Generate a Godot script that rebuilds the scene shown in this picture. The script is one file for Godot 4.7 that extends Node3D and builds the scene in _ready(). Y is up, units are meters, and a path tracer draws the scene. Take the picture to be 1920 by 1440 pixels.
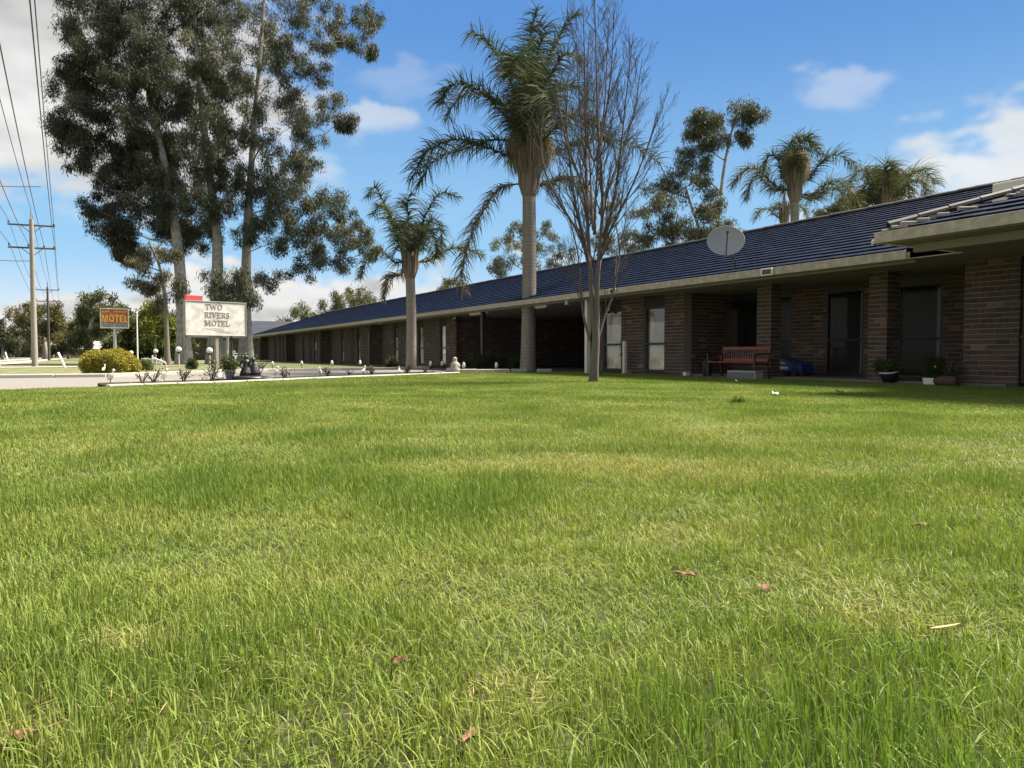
extends Node3D
# A motel beside a lawn. World axes: the long front of the motel runs along z at x = WALL, y is up, metres.

const F := 1397.0
const EYE := Vector3(0, 0.55, 0)
const PITCH := 0.039707
const YAW := 0.497912
const WALL := 13.3       # brick front of the motel
const EAVE := 12.0       # gutter line of the main roof
const SOFFIT := 2.17
const GUTTER_TOP := 2.31
const RIDGE_X := 17.6
const RIDGE_H := 4.3
const FAR_END := -72.6
const NEAR_END := 3.0
var fw := Vector3.FORWARD
var rt := Vector3.RIGHT
var upv := Vector3.UP
var rng := RandomNumberGenerator.new()
var mats := {}
var names := {}
var grain: ImageTexture
var blotch: ImageTexture
var bumps: ImageTexture


# ---------------------------------------------------------------- mesh building
class MB:
	var v := PackedVector3Array()
	var n := PackedVector3Array()
	var c := PackedColorArray()
	var idx := PackedInt32Array()

	func quad(a: Vector3, b: Vector3, d: Vector3, e: Vector3, col := Color.WHITE) -> void:
		# counter-clockwise seen from outside
		var nn := (d - a).cross(e - b).normalized()
		var k := v.size()
		v.append(a); v.append(b); v.append(d); v.append(e)
		for q in 4:
			n.append(nn)
			c.append(col)
		idx.append_array(PackedInt32Array([k, k + 2, k + 1, k, k + 3, k + 2]))

	func tri(a: Vector3, b: Vector3, d: Vector3, col := Color.WHITE) -> void:
		var nn := (b - a).cross(d - a).normalized()
		var k := v.size()
		v.append(a); v.append(b); v.append(d)
		for q in 3:
			n.append(nn)
			c.append(col)
		idx.append_array(PackedInt32Array([k, k + 2, k + 1]))

	func oquad(a: Vector3, b: Vector3, d: Vector3, e: Vector3, inside: Vector3, col := Color.WHITE) -> void:
		if (d - a).cross(e - b).dot((a + b + d + e) * 0.25 - inside) < 0.0:
			quad(a, e, d, b, col)
		else:
			quad(a, b, d, e, col)

	func otri(a: Vector3, b: Vector3, d: Vector3, inside: Vector3, col := Color.WHITE) -> void:
		if (b - a).cross(d - a).dot((a + b + d) / 3.0 - inside) < 0.0:
			tri(a, d, b, col)
		else:
			tri(a, b, d, col)

	func hull8(p: Array, col := Color.WHITE) -> void:
		# p: four bottom corners in a ring, then the four above them
		var m := Vector3.ZERO
		for q in p:
			m += q
		m /= 8.0
		oquad(p[0], p[1], p[2], p[3], m, col)
		oquad(p[4], p[5], p[6], p[7], m, col)
		for k in 4:
			oquad(p[k], p[(k + 1) % 4], p[4 + (k + 1) % 4], p[4 + k], m, col)

	func box(t: Transform3D, s: Vector3, bevel := 0.0, col := Color.WHITE) -> void:
		var h := s * 0.5
		if bevel <= 0.0:
			var p := []
			for y in [-1, 1]:
				for q in [[-1, -1], [1, -1], [1, 1], [-1, 1]]:
					p.append(t * Vector3(q[0] * h.x, y * h.y, q[1] * h.z))
			hull8(p, col)
			return
		var m := t.origin
		var i := h - Vector3(bevel, bevel, bevel)
		for ax in 3:
			var a1 := (ax + 1) % 3
			var a2 := (ax + 2) % 3
			for sg in [-1.0, 1.0]:
				var r := []
				for q in [[-1, -1], [1, -1], [1, 1], [-1, 1]]:
					var w := Vector3.ZERO
					w[ax] = sg * h[ax]
					w[a1] = q[0] * i[a1]
					w[a2] = q[1] * i[a2]
					r.append(t * w)
				oquad(r[0], r[1], r[2], r[3], m, col)
			for s1 in [-1.0, 1.0]:
				for s2 in [-1.0, 1.0]:
					var r2 := []
					for q in [[0, -1], [1, -1], [1, 1], [0, 1]]:
						var w := Vector3.ZERO
						w[ax] = q[1] * i[ax]
						w[a1] = s1 * (h[a1] if q[0] == 0 else i[a1])
						w[a2] = s2 * (i[a2] if q[0] == 0 else h[a2])
						r2.append(t * w)
					oquad(r2[0], r2[1], r2[2], r2[3], m, col)
		for sx in [-1.0, 1.0]:
			for sy in [-1.0, 1.0]:
				for sz in [-1.0, 1.0]:
					otri(t * Vector3(sx * h.x, sy * i.y, sz * i.z), t * Vector3(sx * i.x, sy * h.y, sz * i.z), t * Vector3(sx * i.x, sy * i.y, sz * h.z), m, col)

	func slab(lo: Vector3, hi: Vector3, bevel := 0.0, col := Color.WHITE) -> void:
		box(Transform3D(Basis(), (lo + hi) * 0.5), hi - lo, bevel, col)

	func bar(a: Vector3, b: Vector3, w: float, h: float, bevel := 0.0, col := Color.WHITE, up := Vector3.UP) -> void:
		var z := (b - a).normalized()
		if absf(z.dot(up)) > 0.98:
			up = Vector3.RIGHT
		var x := up.cross(z).normalized()
		box(Transform3D(Basis(x, z.cross(x), z), (a + b) * 0.5), Vector3(w, h, a.distance_to(b)), bevel, col)

	func tube(p: Array, r: Array, sides := 8, col := Color.WHITE, cap := true, col2 = null) -> void:
		var k := v.size()
		var last := p.size() - 1
		var side := Vector3.ZERO
		for q in p.size():
			var dir: Vector3 = (p[mini(q + 1, last)] - p[maxi(q - 1, 0)]).normalized()
			if side == Vector3.ZERO:
				side = dir.cross(Vector3(0.31, 0.2, 0.93)).normalized()
			else:
				side = (side - dir * side.dot(dir)).normalized()
			var o := dir.cross(side)
			var cc: Color = col if col2 == null else col.lerp(col2, float(q) / maxf(last, 1))
			for s in sides:
				var a := TAU * s / sides
				var nn := side * cos(a) + o * sin(a)
				v.append(p[q] + nn * r[q])
				n.append(nn)
				c.append(cc)
		for q in last:
			for s in sides:
				var a := k + q * sides + s
				var b := k + q * sides + (s + 1) % sides
				idx.append_array(PackedInt32Array([a, a + sides, b, b, a + sides, b + sides]))
		if cap:
			for e in [0, last]:
				if r[e] < 0.004:
					continue
				var m: Vector3 = p[e]
				var inward: Vector3 = p[1] if e == 0 else p[last - 1]
				for s in sides:
					otri(m, v[k + e * sides + s], v[k + e * sides + (s + 1) % sides], inward, c[k + e * sides])

	func ball(t: Transform3D, seg := 14, rings := 9, col := Color.WHITE) -> void:
		# unit sphere under t
		var k := v.size()
		var nb := t.basis.inverse().transposed()
		for y in rings + 1:
			var th := PI * y / rings
			for s in seg:
				var a := TAU * s / seg
				var q := Vector3(sin(th) * cos(a), cos(th), sin(th) * sin(a))
				v.append(t * q)
				n.append((nb * q).normalized())
				c.append(col)
		for y in rings:
			for s in seg:
				var a := k + y * seg + s
				var b := k + y * seg + (s + 1) % seg
				idx.append_array(PackedInt32Array([a, a + seg, b, b, a + seg, b + seg]))

	func lathe(prof: Array, seg: int, t := Transform3D(), col := Color.WHITE) -> void:
		# prof: Vector2(radius, height) from the bottom up on the outside
		var k := v.size()
		var last := prof.size() - 1
		for q in prof.size():
			var d: Vector2 = prof[mini(q + 1, last)] - prof[maxi(q - 1, 0)]
			var o := Vector2(d.y, -d.x).normalized()
			for s in seg:
				var a := TAU * s / seg
				v.append(t * Vector3(cos(a) * prof[q].x, prof[q].y, sin(a) * prof[q].x))
				n.append((t.basis * Vector3(cos(a) * o.x, o.y, sin(a) * o.x)).normalized())
				c.append(col)
		for q in last:
			for s in seg:
				var a := k + q * seg + s
				var b := k + q * seg + (s + 1) % seg
				idx.append_array(PackedInt32Array([a, b, a + seg, b, b + seg, a + seg]))

	func leaf(at: Vector3, dir: Vector3, across: Vector3, ln: float, wd: float, col: Color) -> void:
		var s := across * wd * 0.5
		var m := at + dir * ln * 0.45
		var k := v.size()
		var nn := dir.cross(across).normalized()
		v.append(at); v.append(m - s); v.append(at + dir * ln); v.append(m + s)
		for q in 4:
			n.append(nn)
			c.append(col)
		idx.append_array(PackedInt32Array([k, k + 2, k + 1, k, k + 3, k + 2]))

	func finish(mat: Material, off := Vector3.ZERO) -> ArrayMesh:
		if off != Vector3.ZERO:
			for q in v.size():
				v[q] -= off
		var arr := []
		arr.resize(Mesh.ARRAY_MAX)
		arr[Mesh.ARRAY_VERTEX] = v
		arr[Mesh.ARRAY_NORMAL] = n
		arr[Mesh.ARRAY_COLOR] = c
		arr[Mesh.ARRAY_INDEX] = idx
		var m := ArrayMesh.new()
		m.add_surface_from_arrays(Mesh.PRIMITIVE_TRIANGLES, arr)
		m.surface_set_material(0, mat)
		return m


# ---------------------------------------------------------------- pixels of the photograph to directions
func ray(px: float, py: float) -> Vector3:
	return fw + rt * ((px - 960.0) / F) - upv * ((py - 720.0) / F)

func on_ground(px: float, py: float, h := 0.0) -> Vector3:
	var d := ray(px, py)
	return EYE + d * ((h - EYE.y) / d.y)

func on_x(px: float, py: float, x: float) -> Vector3:
	var d := ray(px, py)
	return EYE + d * (x / d.x)

func on_z(px: float, py: float, z: float) -> Vector3:
	var d := ray(px, py)
	return EYE + d * (z / d.z)

func at_depth(px: float, py: float, dist: float) -> Vector3:
	return EYE + ray(px, py) * dist

func foot(px: float, dist: float, h := 0.0) -> Vector3:
	var p := at_depth(px, 664.5, dist)
	p.y = h
	return p


# ---------------------------------------------------------------- naming and tagging
func numbered(called: String) -> String:
	names[called] = names.get(called, -1) + 1
	return called if names[called] == 0 else "%s_%03d" % [called, names[called]]

func thing(called: String, label: String, category: String, at := Vector3.ZERO, turn := 0.0, group := "") -> Node3D:
	var o := Node3D.new()
	o.name = numbered(called)
	add_child(o)
	o.position = at
	o.rotation.y = turn
	tag(o, label, category, group)
	return o

func tag(o: Node, label: String, category: String, group := "") -> void:
	o.set_meta("label", label)
	o.set_meta("category", category)
	if group:
		o.set_meta("group", group)

func part(parent: Node3D, called: String, mesh: Mesh, mat: Material = null) -> MeshInstance3D:
	var o := MeshInstance3D.new()
	o.name = called
	o.mesh = mesh
	if mat:
		o.set_surface_override_material(0, mat)
	parent.add_child(o, true)
	return o

func put(parent: Node3D, called: String, b: MB, mat: Material, off := Vector3.ZERO) -> MeshInstance3D:
	return part(parent, called, b.finish(mat, off))

func structure(called: String, b: MB, mat: Material) -> MeshInstance3D:
	var o := part(self, numbered(called), b.finish(mat))
	o.set_meta("kind", "structure")
	return o

func scatter(parent: Node3D, called: String, mesh: Mesh, xf: Array, cols: Array) -> MultiMeshInstance3D:
	var mm := MultiMesh.new()
	mm.transform_format = MultiMesh.TRANSFORM_3D
	mm.use_colors = true
	mm.mesh = mesh
	mm.instance_count = xf.size()
	for q in xf.size():
		mm.set_instance_transform(q, xf[q])
		mm.set_instance_color(q, cols[q])
	var o := MultiMeshInstance3D.new()
	o.name = called
	o.multimesh = mm
	parent.add_child(o, true)
	return o


# ---------------------------------------------------------------- materials
func lin(r: float, g: float, b: float) -> Color:
	return Color(r, g, b).linear_to_srgb()

func rnd(a: float, b: float) -> float:
	return rng.randf_range(a, b)

func rdir() -> Vector3:
	return Vector3(rng.randfn(), rng.randfn(), rng.randfn()).normalized()

func noise_tex(seed_: int, freq: float, lo: float, hi: float, size := 512, octaves := 5) -> ImageTexture:
	var fn := FastNoiseLite.new()
	fn.seed = seed_
	fn.noise_type = FastNoiseLite.TYPE_SIMPLEX_SMOOTH
	fn.frequency = freq
	fn.fractal_octaves = octaves
	var im := fn.get_seamless_image(size, size)
	im.convert(Image.FORMAT_L8)
	var d := im.get_data()
	for q in d.size():
		d[q] = int(clampf(lerpf(lo, hi, d[q] / 255.0), 0.0, 1.0) * 255.0)
	return ImageTexture.create_from_image(Image.create_from_data(size, size, false, Image.FORMAT_L8, d))

func mat(key: String, col: Color, rough := 0.85, opt := {}) -> StandardMaterial3D:
	# col holds linear values
	if mats.has(key):
		return mats[key]
	var m := StandardMaterial3D.new()
	m.resource_name = key
	m.albedo_color = lin(col.r, col.g, col.b)
	m.roughness = rough
	m.metallic = opt.get("metal", 0.0)
	m.metallic_specular = opt.get("spec", 0.5)
	m.vertex_color_use_as_albedo = opt.get("vc", false)
	if opt.has("tex"):
		m.albedo_texture = opt.tex
		m.uv1_triplanar = true
		m.uv1_world_triplanar = opt.get("world", true)
		var s = opt.get("scale", 1.0)
		m.uv1_scale = s if s is Vector3 else Vector3(s, s, s)
	if opt.has("bump"):
		m.heightmap_enabled = true
		m.heightmap_texture = bumps
		m.heightmap_scale = opt.bump
		m.uv1_triplanar = true
		m.uv1_world_triplanar = opt.get("world", true)
		if not opt.has("tex"):
			var s = opt.get("scale", 1.0)
			m.uv1_scale = s if s is Vector3 else Vector3(s, s, s)
	if opt.has("back"):
		m.backlight_enabled = true
		var bl: Color = opt.back
		m.backlight = lin(bl.r, bl.g, bl.b)
	if opt.has("alpha"):
		m.transparency = BaseMaterial3D.TRANSPARENCY_ALPHA
		m.albedo_color.a = opt.alpha
	if opt.has("coat"):
		m.clearcoat_enabled = true
		m.clearcoat = opt.coat
		m.clearcoat_roughness = 0.15
	m.cull_mode = BaseMaterial3D.CULL_DISABLED if opt.get("two", false) else BaseMaterial3D.CULL_BACK
	mats[key] = m
	return m


# ---------------------------------------------------------------- camera, sky, sun
func set_light() -> void:
	fw = Vector3(sin(YAW) * cos(PITCH), -sin(PITCH), -cos(YAW) * cos(PITCH))
	rt = Vector3(cos(YAW), 0, sin(YAW))
	upv = rt.cross(fw)
	var cam := Camera3D.new()
	cam.name = "camera"
	cam.fov = rad_to_deg(2.0 * atan(720.0 / F))
	cam.near = 0.05
	cam.far = 2000.0
	cam.current = true
	add_child(cam)
	cam.position = EYE
	cam.rotation = Vector3(-PITCH, -YAW, 0)
	var env := Environment.new()
	env.background_mode = Environment.BG_SKY
	env.tonemap_mode = Environment.TONE_MAPPER_LINEAR
	env.tonemap_exposure = 3.4
	env.sdfgi_enabled = true
	env.ssao_enabled = true
	env.ssil_enabled = true
	var sky := Sky.new()
	var sm := PanoramaSkyMaterial.new()
	sm.panorama = sky_picture()
	sky.sky_material = sm
	env.sky = sky
	var we := WorldEnvironment.new()
	we.name = "world_environment"
	we.environment = env
	add_child(we)
	var sun := DirectionalLight3D.new()
	sun.name = "sun"
	sun.light_energy = 1.6
	sun.light_color = Color(1.0, 0.945, 0.85)
	sun.light_angular_distance = 20.0
	sun.shadow_enabled = true
	add_child(sun)
	# the sun stands behind thin cloud over the motel roof, to the side and a little ahead
	var az := YAW + deg_to_rad(66.0)
	var el := deg_to_rad(54.0)
	sun.look_at_from_position(Vector3(sin(az) * cos(el), sin(el), -cos(az) * cos(el)) * 50.0, Vector3.ZERO)


func sky_picture() -> ImageTexture:
	# blue air that pales towards the horizon, a grey-white bank of cloud over the road, low heaps all round
	var w := 2048
	var h := 1024
	var im := Image.create(w, h, false, Image.FORMAT_RGBF)
	var fn := FastNoiseLite.new()
	fn.seed = 11
	fn.noise_type = FastNoiseLite.TYPE_SIMPLEX_SMOOTH
	fn.frequency = 1.0
	fn.fractal_octaves = 5
	fn.fractal_gain = 0.52
	var f2 := FastNoiseLite.new()
	f2.seed = 5
	f2.noise_type = FastNoiseLite.TYPE_SIMPLEX_SMOOTH
	f2.frequency = 1.0
	f2.fractal_octaves = 3
	var k := 1.0 / 3.4
	# wisps: direction to the side of the view in degrees, height in degrees, half width, half height, strength
	var wisps := [[23.3, 17.9, 2.4, 1.1, 0.34], [-10.4, 16.6, 2.8, 1.0, 0.5], [-8.5, 19.6, 2.8, 1.1, 0.18], [33.5, 11.2, 6.5, 3.4, 0.8], [39.0, 10.0, 7.5, 4.4, 0.85], [29.5, 8.2, 7.0, 2.4, 0.92], [-14.2, 13.4, 1.8, 1.0, 0.4]]
	for y in h:
		var el := 90.0 - (y + 0.5) * 180.0 / h
		if el < -1.0:
			break
		var e := maxf(el, 0.0)
		var air := Color(0.86, 0.93, 0.98).lerp(Color(0.36, 0.66, 0.95), smoothstep(0.0, 8.0, e)).lerp(Color(0.125, 0.32, 0.72), smoothstep(5.0, 25.0, e)).lerp(Color(0.075, 0.2, 0.52), smoothstep(22.0, 80.0, e))
		for x in w:
			var ang := (x + 0.5) / w * 360.0      # 0 looks down -z, growing towards +x
			var az := wrapf(ang - rad_to_deg(YAW), -180.0, 180.0)
			var ar := deg_to_rad(az)
			var er := deg_to_rad(el)
			var d := Vector3(sin(ar) * cos(er), sin(er) * 2.2, -cos(ar) * cos(er))
			var a := fn.get_noise_3dv(d * 3.1)
			var b := f2.get_noise_3dv(d * 9.0 + Vector3(7, 3, 1))
			var c := 0.0
			if el < 40.0:
				c = fn.get_noise_3dv(d * 15.0 + Vector3(2, 9, 4))
			# the bank over the road: round to the side and behind
			var bank := smoothstep(-14.0, -21.0, az + a * 8.0 + c * 5.0) * smoothstep(8.7, 11.2, el + a * 3.0 + c * 2.0 - smoothstep(-27.0, -19.0, az) * 1.2)
			if az > 120.0:
				bank = smoothstep(120.0, 165.0, az + a * 40.0) * smoothstep(9.0, 12.0, el + a * 3.0)
			bank *= 1.0 - 0.6 * smoothstep(45.0, 75.0, el + a * 20.0)
			# low heaps of cloud along the horizon
			var top := 5.6 + a * 4.2 + c * 2.2 + 1.4 * sin(ar * 5.0 + 0.6)
			var low := smoothstep(1.2, -0.6, el - top)
			var dens := maxf(bank, low * 0.96)
			for q in wisps:
				var dx: float = (az - q[0] + b * 1.6) / q[2]
				var dy: float = (el - q[1] + c * 1.3 + a) / q[3]
				var r := dx * dx + dy * dy
				if r < 4.0:
					dens = maxf(dens, q[4] * smoothstep(2.0, 0.0, r + c * 1.3 + b * 0.7))
			# scattered small cloud over the rest of the sky
			if el > 26.0:
				dens = maxf(dens, 0.8 * smoothstep(0.22, 0.5, a) * smoothstep(26.0, 34.0, el))
			var lit := 0.92 + b * 0.10 + a * 0.06 + c * 0.05
			var cloud := Color(lit, lit * 0.985, lit * 0.955)
			# thick parts of the bank are grey underneath
			if bank > 0.0:
				var g := clampf(0.66 + b * 0.22 + a * 0.16 + c * 0.10 + 0.16 * smoothstep(10.0, 14.0, el) * smoothstep(20.0, 15.0, el), 0.46, 0.92)
				cloud = cloud.lerp(Color(g, g * 0.995, g * 0.99), bank)
			elif low > 0.0:
				var g2 := clampf(0.93 - smoothstep(0.0, 0.45, -b) * 0.3, 0.5, 1.0)
				cloud = Color(cloud.r * g2, cloud.g * g2, cloud.b * g2 * 1.01)
			var col := air.lerp(cloud, dens)
			im.set_pixel(x, y, Color(col.r * k, col.g * k, col.b * k))
	# the half below the horizon takes one dull ground tone
	im.fill_rect(Rect2i(0, h / 2 + 6, w, h - h / 2 - 6), Color(0.12, 0.13, 0.10))
	return ImageTexture.create_from_image(im)


# ---------------------------------------------------------------- ground, drive, road, lawn
var lawn_edge: Array = []
var dry: Array = []
var lawn_noise := FastNoiseLite.new()

func sheet(p: Array, y: float) -> MB:
	# flat polygon at height y
	var b := MB.new()
	var flat := PackedVector2Array()
	for q in p:
		flat.append(Vector2(q.x, q.z))
	var t := Geometry2D.triangulate_polygon(flat)
	for k in range(0, t.size(), 3):
		var a := Vector3(flat[t[k]].x, y, flat[t[k]].y)
		var d := Vector3(flat[t[k + 1]].x, y, flat[t[k + 1]].y)
		var e := Vector3(flat[t[k + 2]].x, y, flat[t[k + 2]].y)
		b.otri(a, d, e, Vector3(a.x, y - 1.0, a.z))
	return b

func kerb(line: Array, w: float, h: float, shift := 0.0) -> MB:
	var b := MB.new()
	for k in line.size() - 1:
		var a: Vector3 = line[k]
		var d: Vector3 = line[k + 1]
		var n := ceili(a.distance_to(d) / 1.2)
		for q in n:
			var s := a.lerp(d, float(q) / n)
			var e := a.lerp(d, (q + 1.0) / n)
			var g := (e - s).normalized() * 0.006
			b.bar(s + g + Vector3(0, h * 0.5 - 0.1, 0), e - g + Vector3(0, h * 0.5 - 0.1, 0), w, h + 0.2, 0.018)
	return b

func build_ground() -> void:
	var soil := mat("soil", Color(0.07, 0.075, 0.03), 0.95, {"tex": blotch, "scale": 0.35, "bump": 1.2})
	var verge := mat("verge_turf", Color(0.15, 0.165, 0.07), 0.95, {"tex": blotch, "scale": 0.22, "bump": 2.0})
	var asphalt := mat("asphalt", Color(0.235, 0.225, 0.215), 0.9, {"tex": grain, "scale": 0.9, "bump": 0.25})
	var road_mat := mat("road_asphalt", Color(0.12, 0.118, 0.115), 0.9, {"tex": grain, "scale": 0.7})
	var conc := mat("kerb_concrete", Color(0.56, 0.535, 0.48), 0.85, {"tex": grain, "scale": 1.7, "bump": 0.15})
	var bedsoil := mat("bed_soil", Color(0.035, 0.027, 0.02), 0.95, {"tex": grain, "scale": 2.5, "bump": 2.5})
	var g := MB.new()
	g.quad(Vector3(-600, -0.05, 200), Vector3(600, -0.05, 200), Vector3(600, -0.05, -900), Vector3(-600, -0.05, -900))
	structure("ground", g, verge)
	# lawn, bounded by the kerb of the flower bed and by the motel
	lawn_edge = [Vector3(-9, 0, -13.2), on_ground(0, 731), on_ground(200, 724.5), on_ground(330, 720.5), on_ground(460, 715.8), on_ground(640, 708), on_ground(860, 699.6), on_ground(1000, 698.2), Vector3(11.75, 0, -19.3)]
	var lp := lawn_edge.duplicate()
	lp.append_array([Vector3(13.2, 0, -19.2), Vector3(13.2, 0, 4), Vector3(-9, 0, 4)])
	structure("lawn", sheet(lp, -0.004), soil)
	# drive that comes in from the road and runs up to the carport
	var far_kerb := [Vector3(-14, 0, -21.6), on_ground(0, 706.5), on_ground(200, 704.5), on_ground(340, 699.5), on_ground(500, 694.5), on_ground(640, 692.2), on_ground(800, 691), Vector3(11.7, 0, -29.6)]
	var dp := []
	for q in lawn_edge:
		dp.append(q + Vector3(0, 0, 0.2))
	dp.append(Vector3(13.3, 0, -19.4))
	dp.append(Vector3(22.0, 0, -19.4))
	dp.append(Vector3(22.0, 0, -29.6))
	for k in range(far_kerb.size() - 1, -1, -1):
		dp.append(far_kerb[k])
	structure("driveway", sheet(dp, -0.035), asphalt)
	structure("driveway_kerb", kerb(far_kerb, 0.2, 0.06), conc)
	structure("lawn_kerb", kerb([lawn_edge[2], lawn_edge[3], lawn_edge[4], lawn_edge[5], lawn_edge[6]], 0.13, 0.035), conc)
	# flower bed behind the kerb of the lawn
	var bed := []
	var back := []
	for k in range(2, 7):
		bed.append(lawn_edge[k] + Vector3(0.02, 0, -0.1))
		back.append(lawn_edge[k] + Vector3(-0.15, 0, -0.85 - 0.1 * k))
	back.reverse()
	structure("flower_bed", sheet(bed + back, 0.004), bedsoil)
	var bk := back.duplicate()
	structure("bed_edging", kerb(bk, 0.05, 0.03), mat("edging_board", Color(0.05, 0.042, 0.035), 0.9, {"tex": grain, "scale": 2.0}))
	# highway beside the motel, footpath and the turf between
	var r := MB.new()
	r.quad(Vector3(-17.5, -0.046, 60), Vector3(-8.2, -0.046, 60), Vector3(-8.2, -0.046, -400), Vector3(-17.5, -0.046, -400))
	structure("road", r, road_mat)
	var ln := MB.new()
	for k in 40:
		var z := 40.0 - k * 12.0
		ln.quad(Vector3(-12.95, -0.041, z), Vector3(-12.8, -0.041, z), Vector3(-12.8, -0.041, z - 3.0), Vector3(-12.95, -0.041, z - 3.0))
	structure("road_marking", ln, mat("road_paint", Color(0.7, 0.7, 0.68), 0.7))
	var rk := MB.new()
	rk.slab(Vector3(-8.2, -0.2, -200), Vector3(-8.02, 0.06, -24), 0.02)
	structure("road_kerb", rk, conc)
	var fp := MB.new()
	fp.quad(Vector3(-6.6, -0.03, -27), Vector3(-4.9, -0.03, -27), Vector3(-4.9, -0.03, -200), Vector3(-6.6, -0.03, -200))
	fp.quad(Vector3(-4.9, -0.03, -39.5), Vector3(4.0, -0.03, -41.0), Vector3(4.0, -0.03, -42.6), Vector3(-4.9, -0.03, -41.6))
	structure("footpath", fp, conc)
	# verandah floor and carport apron
	var vf := MB.new()
	vf.slab(Vector3(13.22, -0.3, -15.1), Vector3(15.2, 0.045, -7.0), 0.01)
	structure("verandah_floor", vf, mat("floor_concrete", Color(0.22, 0.21, 0.19), 0.85, {"tex": grain, "scale": 1.2}))
	# strip of turf in front of the rooms
	var st := [far_kerb[4] + Vector3(0, 0, -0.15), far_kerb[5] + Vector3(0, 0, -0.15), far_kerb[6] + Vector3(0, 0, -0.15), Vector3(11.6, 0, -29.9), Vector3(13.2, 0, -29.9), Vector3(13.2, 0, -72), Vector3(9.5, 0, -72)]
	structure("front_turf", sheet(st, -0.01), mat("front_turf", Color(0.095, 0.115, 0.04), 0.95, {"tex": blotch, "scale": 0.4, "bump": 2.0}))


func lawn_tone(p: Vector3) -> Array:
	# [dryness 0..1, vigour about 1]
	var a := lawn_noise.get_noise_2d(p.x * 1.0, p.z * 1.0)
	var b := lawn_noise.get_noise_2d(p.x * 4.0 + 50.0, p.z * 4.0)
	var d := clampf(0.16 + a * 0.55 + b * 0.35, 0.0, 0.75)
	for q in dry:
		var dx: float = (p.x - q[0].x) * q[3].x + (p.z - q[0].z) * q[3].y
		var dz: float = -(p.x - q[0].x) * q[3].y + (p.z - q[0].z) * q[3].x
		var r: float = dx * dx / (q[1] * q[1]) + dz * dz / (q[2] * q[2])
		if r < 2.5:
			d = maxf(d, q[4] * smoothstep(1.6, 0.2, r + b * 0.9 + a * 0.5))
	return [d, clampf(1.0 + lawn_noise.get_noise_2d(p.x * 2.2 + 9.0, p.z * 2.2 - 30.0) * 1.05, 0.45, 1.9)]


func tuft(blades: int, radius: float, hmin: float, hmax: float, wd: float, segs: int) -> ArrayMesh:
	var b := MB.new()
	for k in blades:
		var a := rnd(0, TAU)
		var r := sqrt(rng.randf()) * radius
		var at := Vector3(cos(a) * r, -0.006, sin(a) * r)
		var h := lerpf(hmin, hmax, pow(rng.randf(), 1.3))
		var dirang := rnd(0, TAU)
		var out := Vector3(cos(dirang), 0, sin(dirang))
		var lean := absf(rng.randfn(0.0, 0.5)) + 0.06
		var w := wd * rnd(0.5, 1.0) * (1.7 if rng.randf() < 0.12 else 1.15)
		var side := out.cross(Vector3.UP)
		side = (side + out * rnd(-0.5, 0.5)).normalized()
		var t := rng.randf()
		# each blade one colour; some are yellower, some dead straw
		var tip := Color(0.82, 0.92, 0.85).lerp(Color(1.3, 1.12, 0.95), t * t) * rnd(0.85, 1.12)
		if rng.randf() < 0.10:
			tip = Color(1.6, 1.15, 1.6) * rnd(0.8, 1.1)
		var pts := []
		for s in segs + 1:
			var f := float(s) / segs
			var bend := lean * f * f
			pts.append(at + Vector3.UP * h * (f - 0.28 * bend * f) + out * h * bend * 0.85)
		var k0 := b.v.size()
		for s in segs + 1:
			var f := float(s) / segs
			var ww := w * (1.0 - 0.15 * f) * (1.0 if s < segs else 0.0)
			var nn: Vector3 = side.cross((pts[mini(s + 1, segs)] - pts[maxi(s - 1, 0)]).normalized()).normalized()
			var cc := tip
			if s < segs:
				b.v.append(pts[s] - side * ww * 0.5); b.v.append(pts[s] + side * ww * 0.5)
				b.n.append((nn - side * 0.3).normalized()); b.n.append((nn + side * 0.3).normalized())
				b.c.append(cc); b.c.append(cc)
			else:
				b.v.append(pts[s]); b.n.append(nn); b.c.append(cc)
		for s in segs:
			var i := k0 + s * 2
			if s < segs - 1:
				b.idx.append_array(PackedInt32Array([i, i + 2, i + 1, i + 1, i + 2, i + 3]))
			else:
				b.idx.append_array(PackedInt32Array([i, i + 2, i + 1]))
	return b.finish(mats["grass_blade"])


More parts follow.
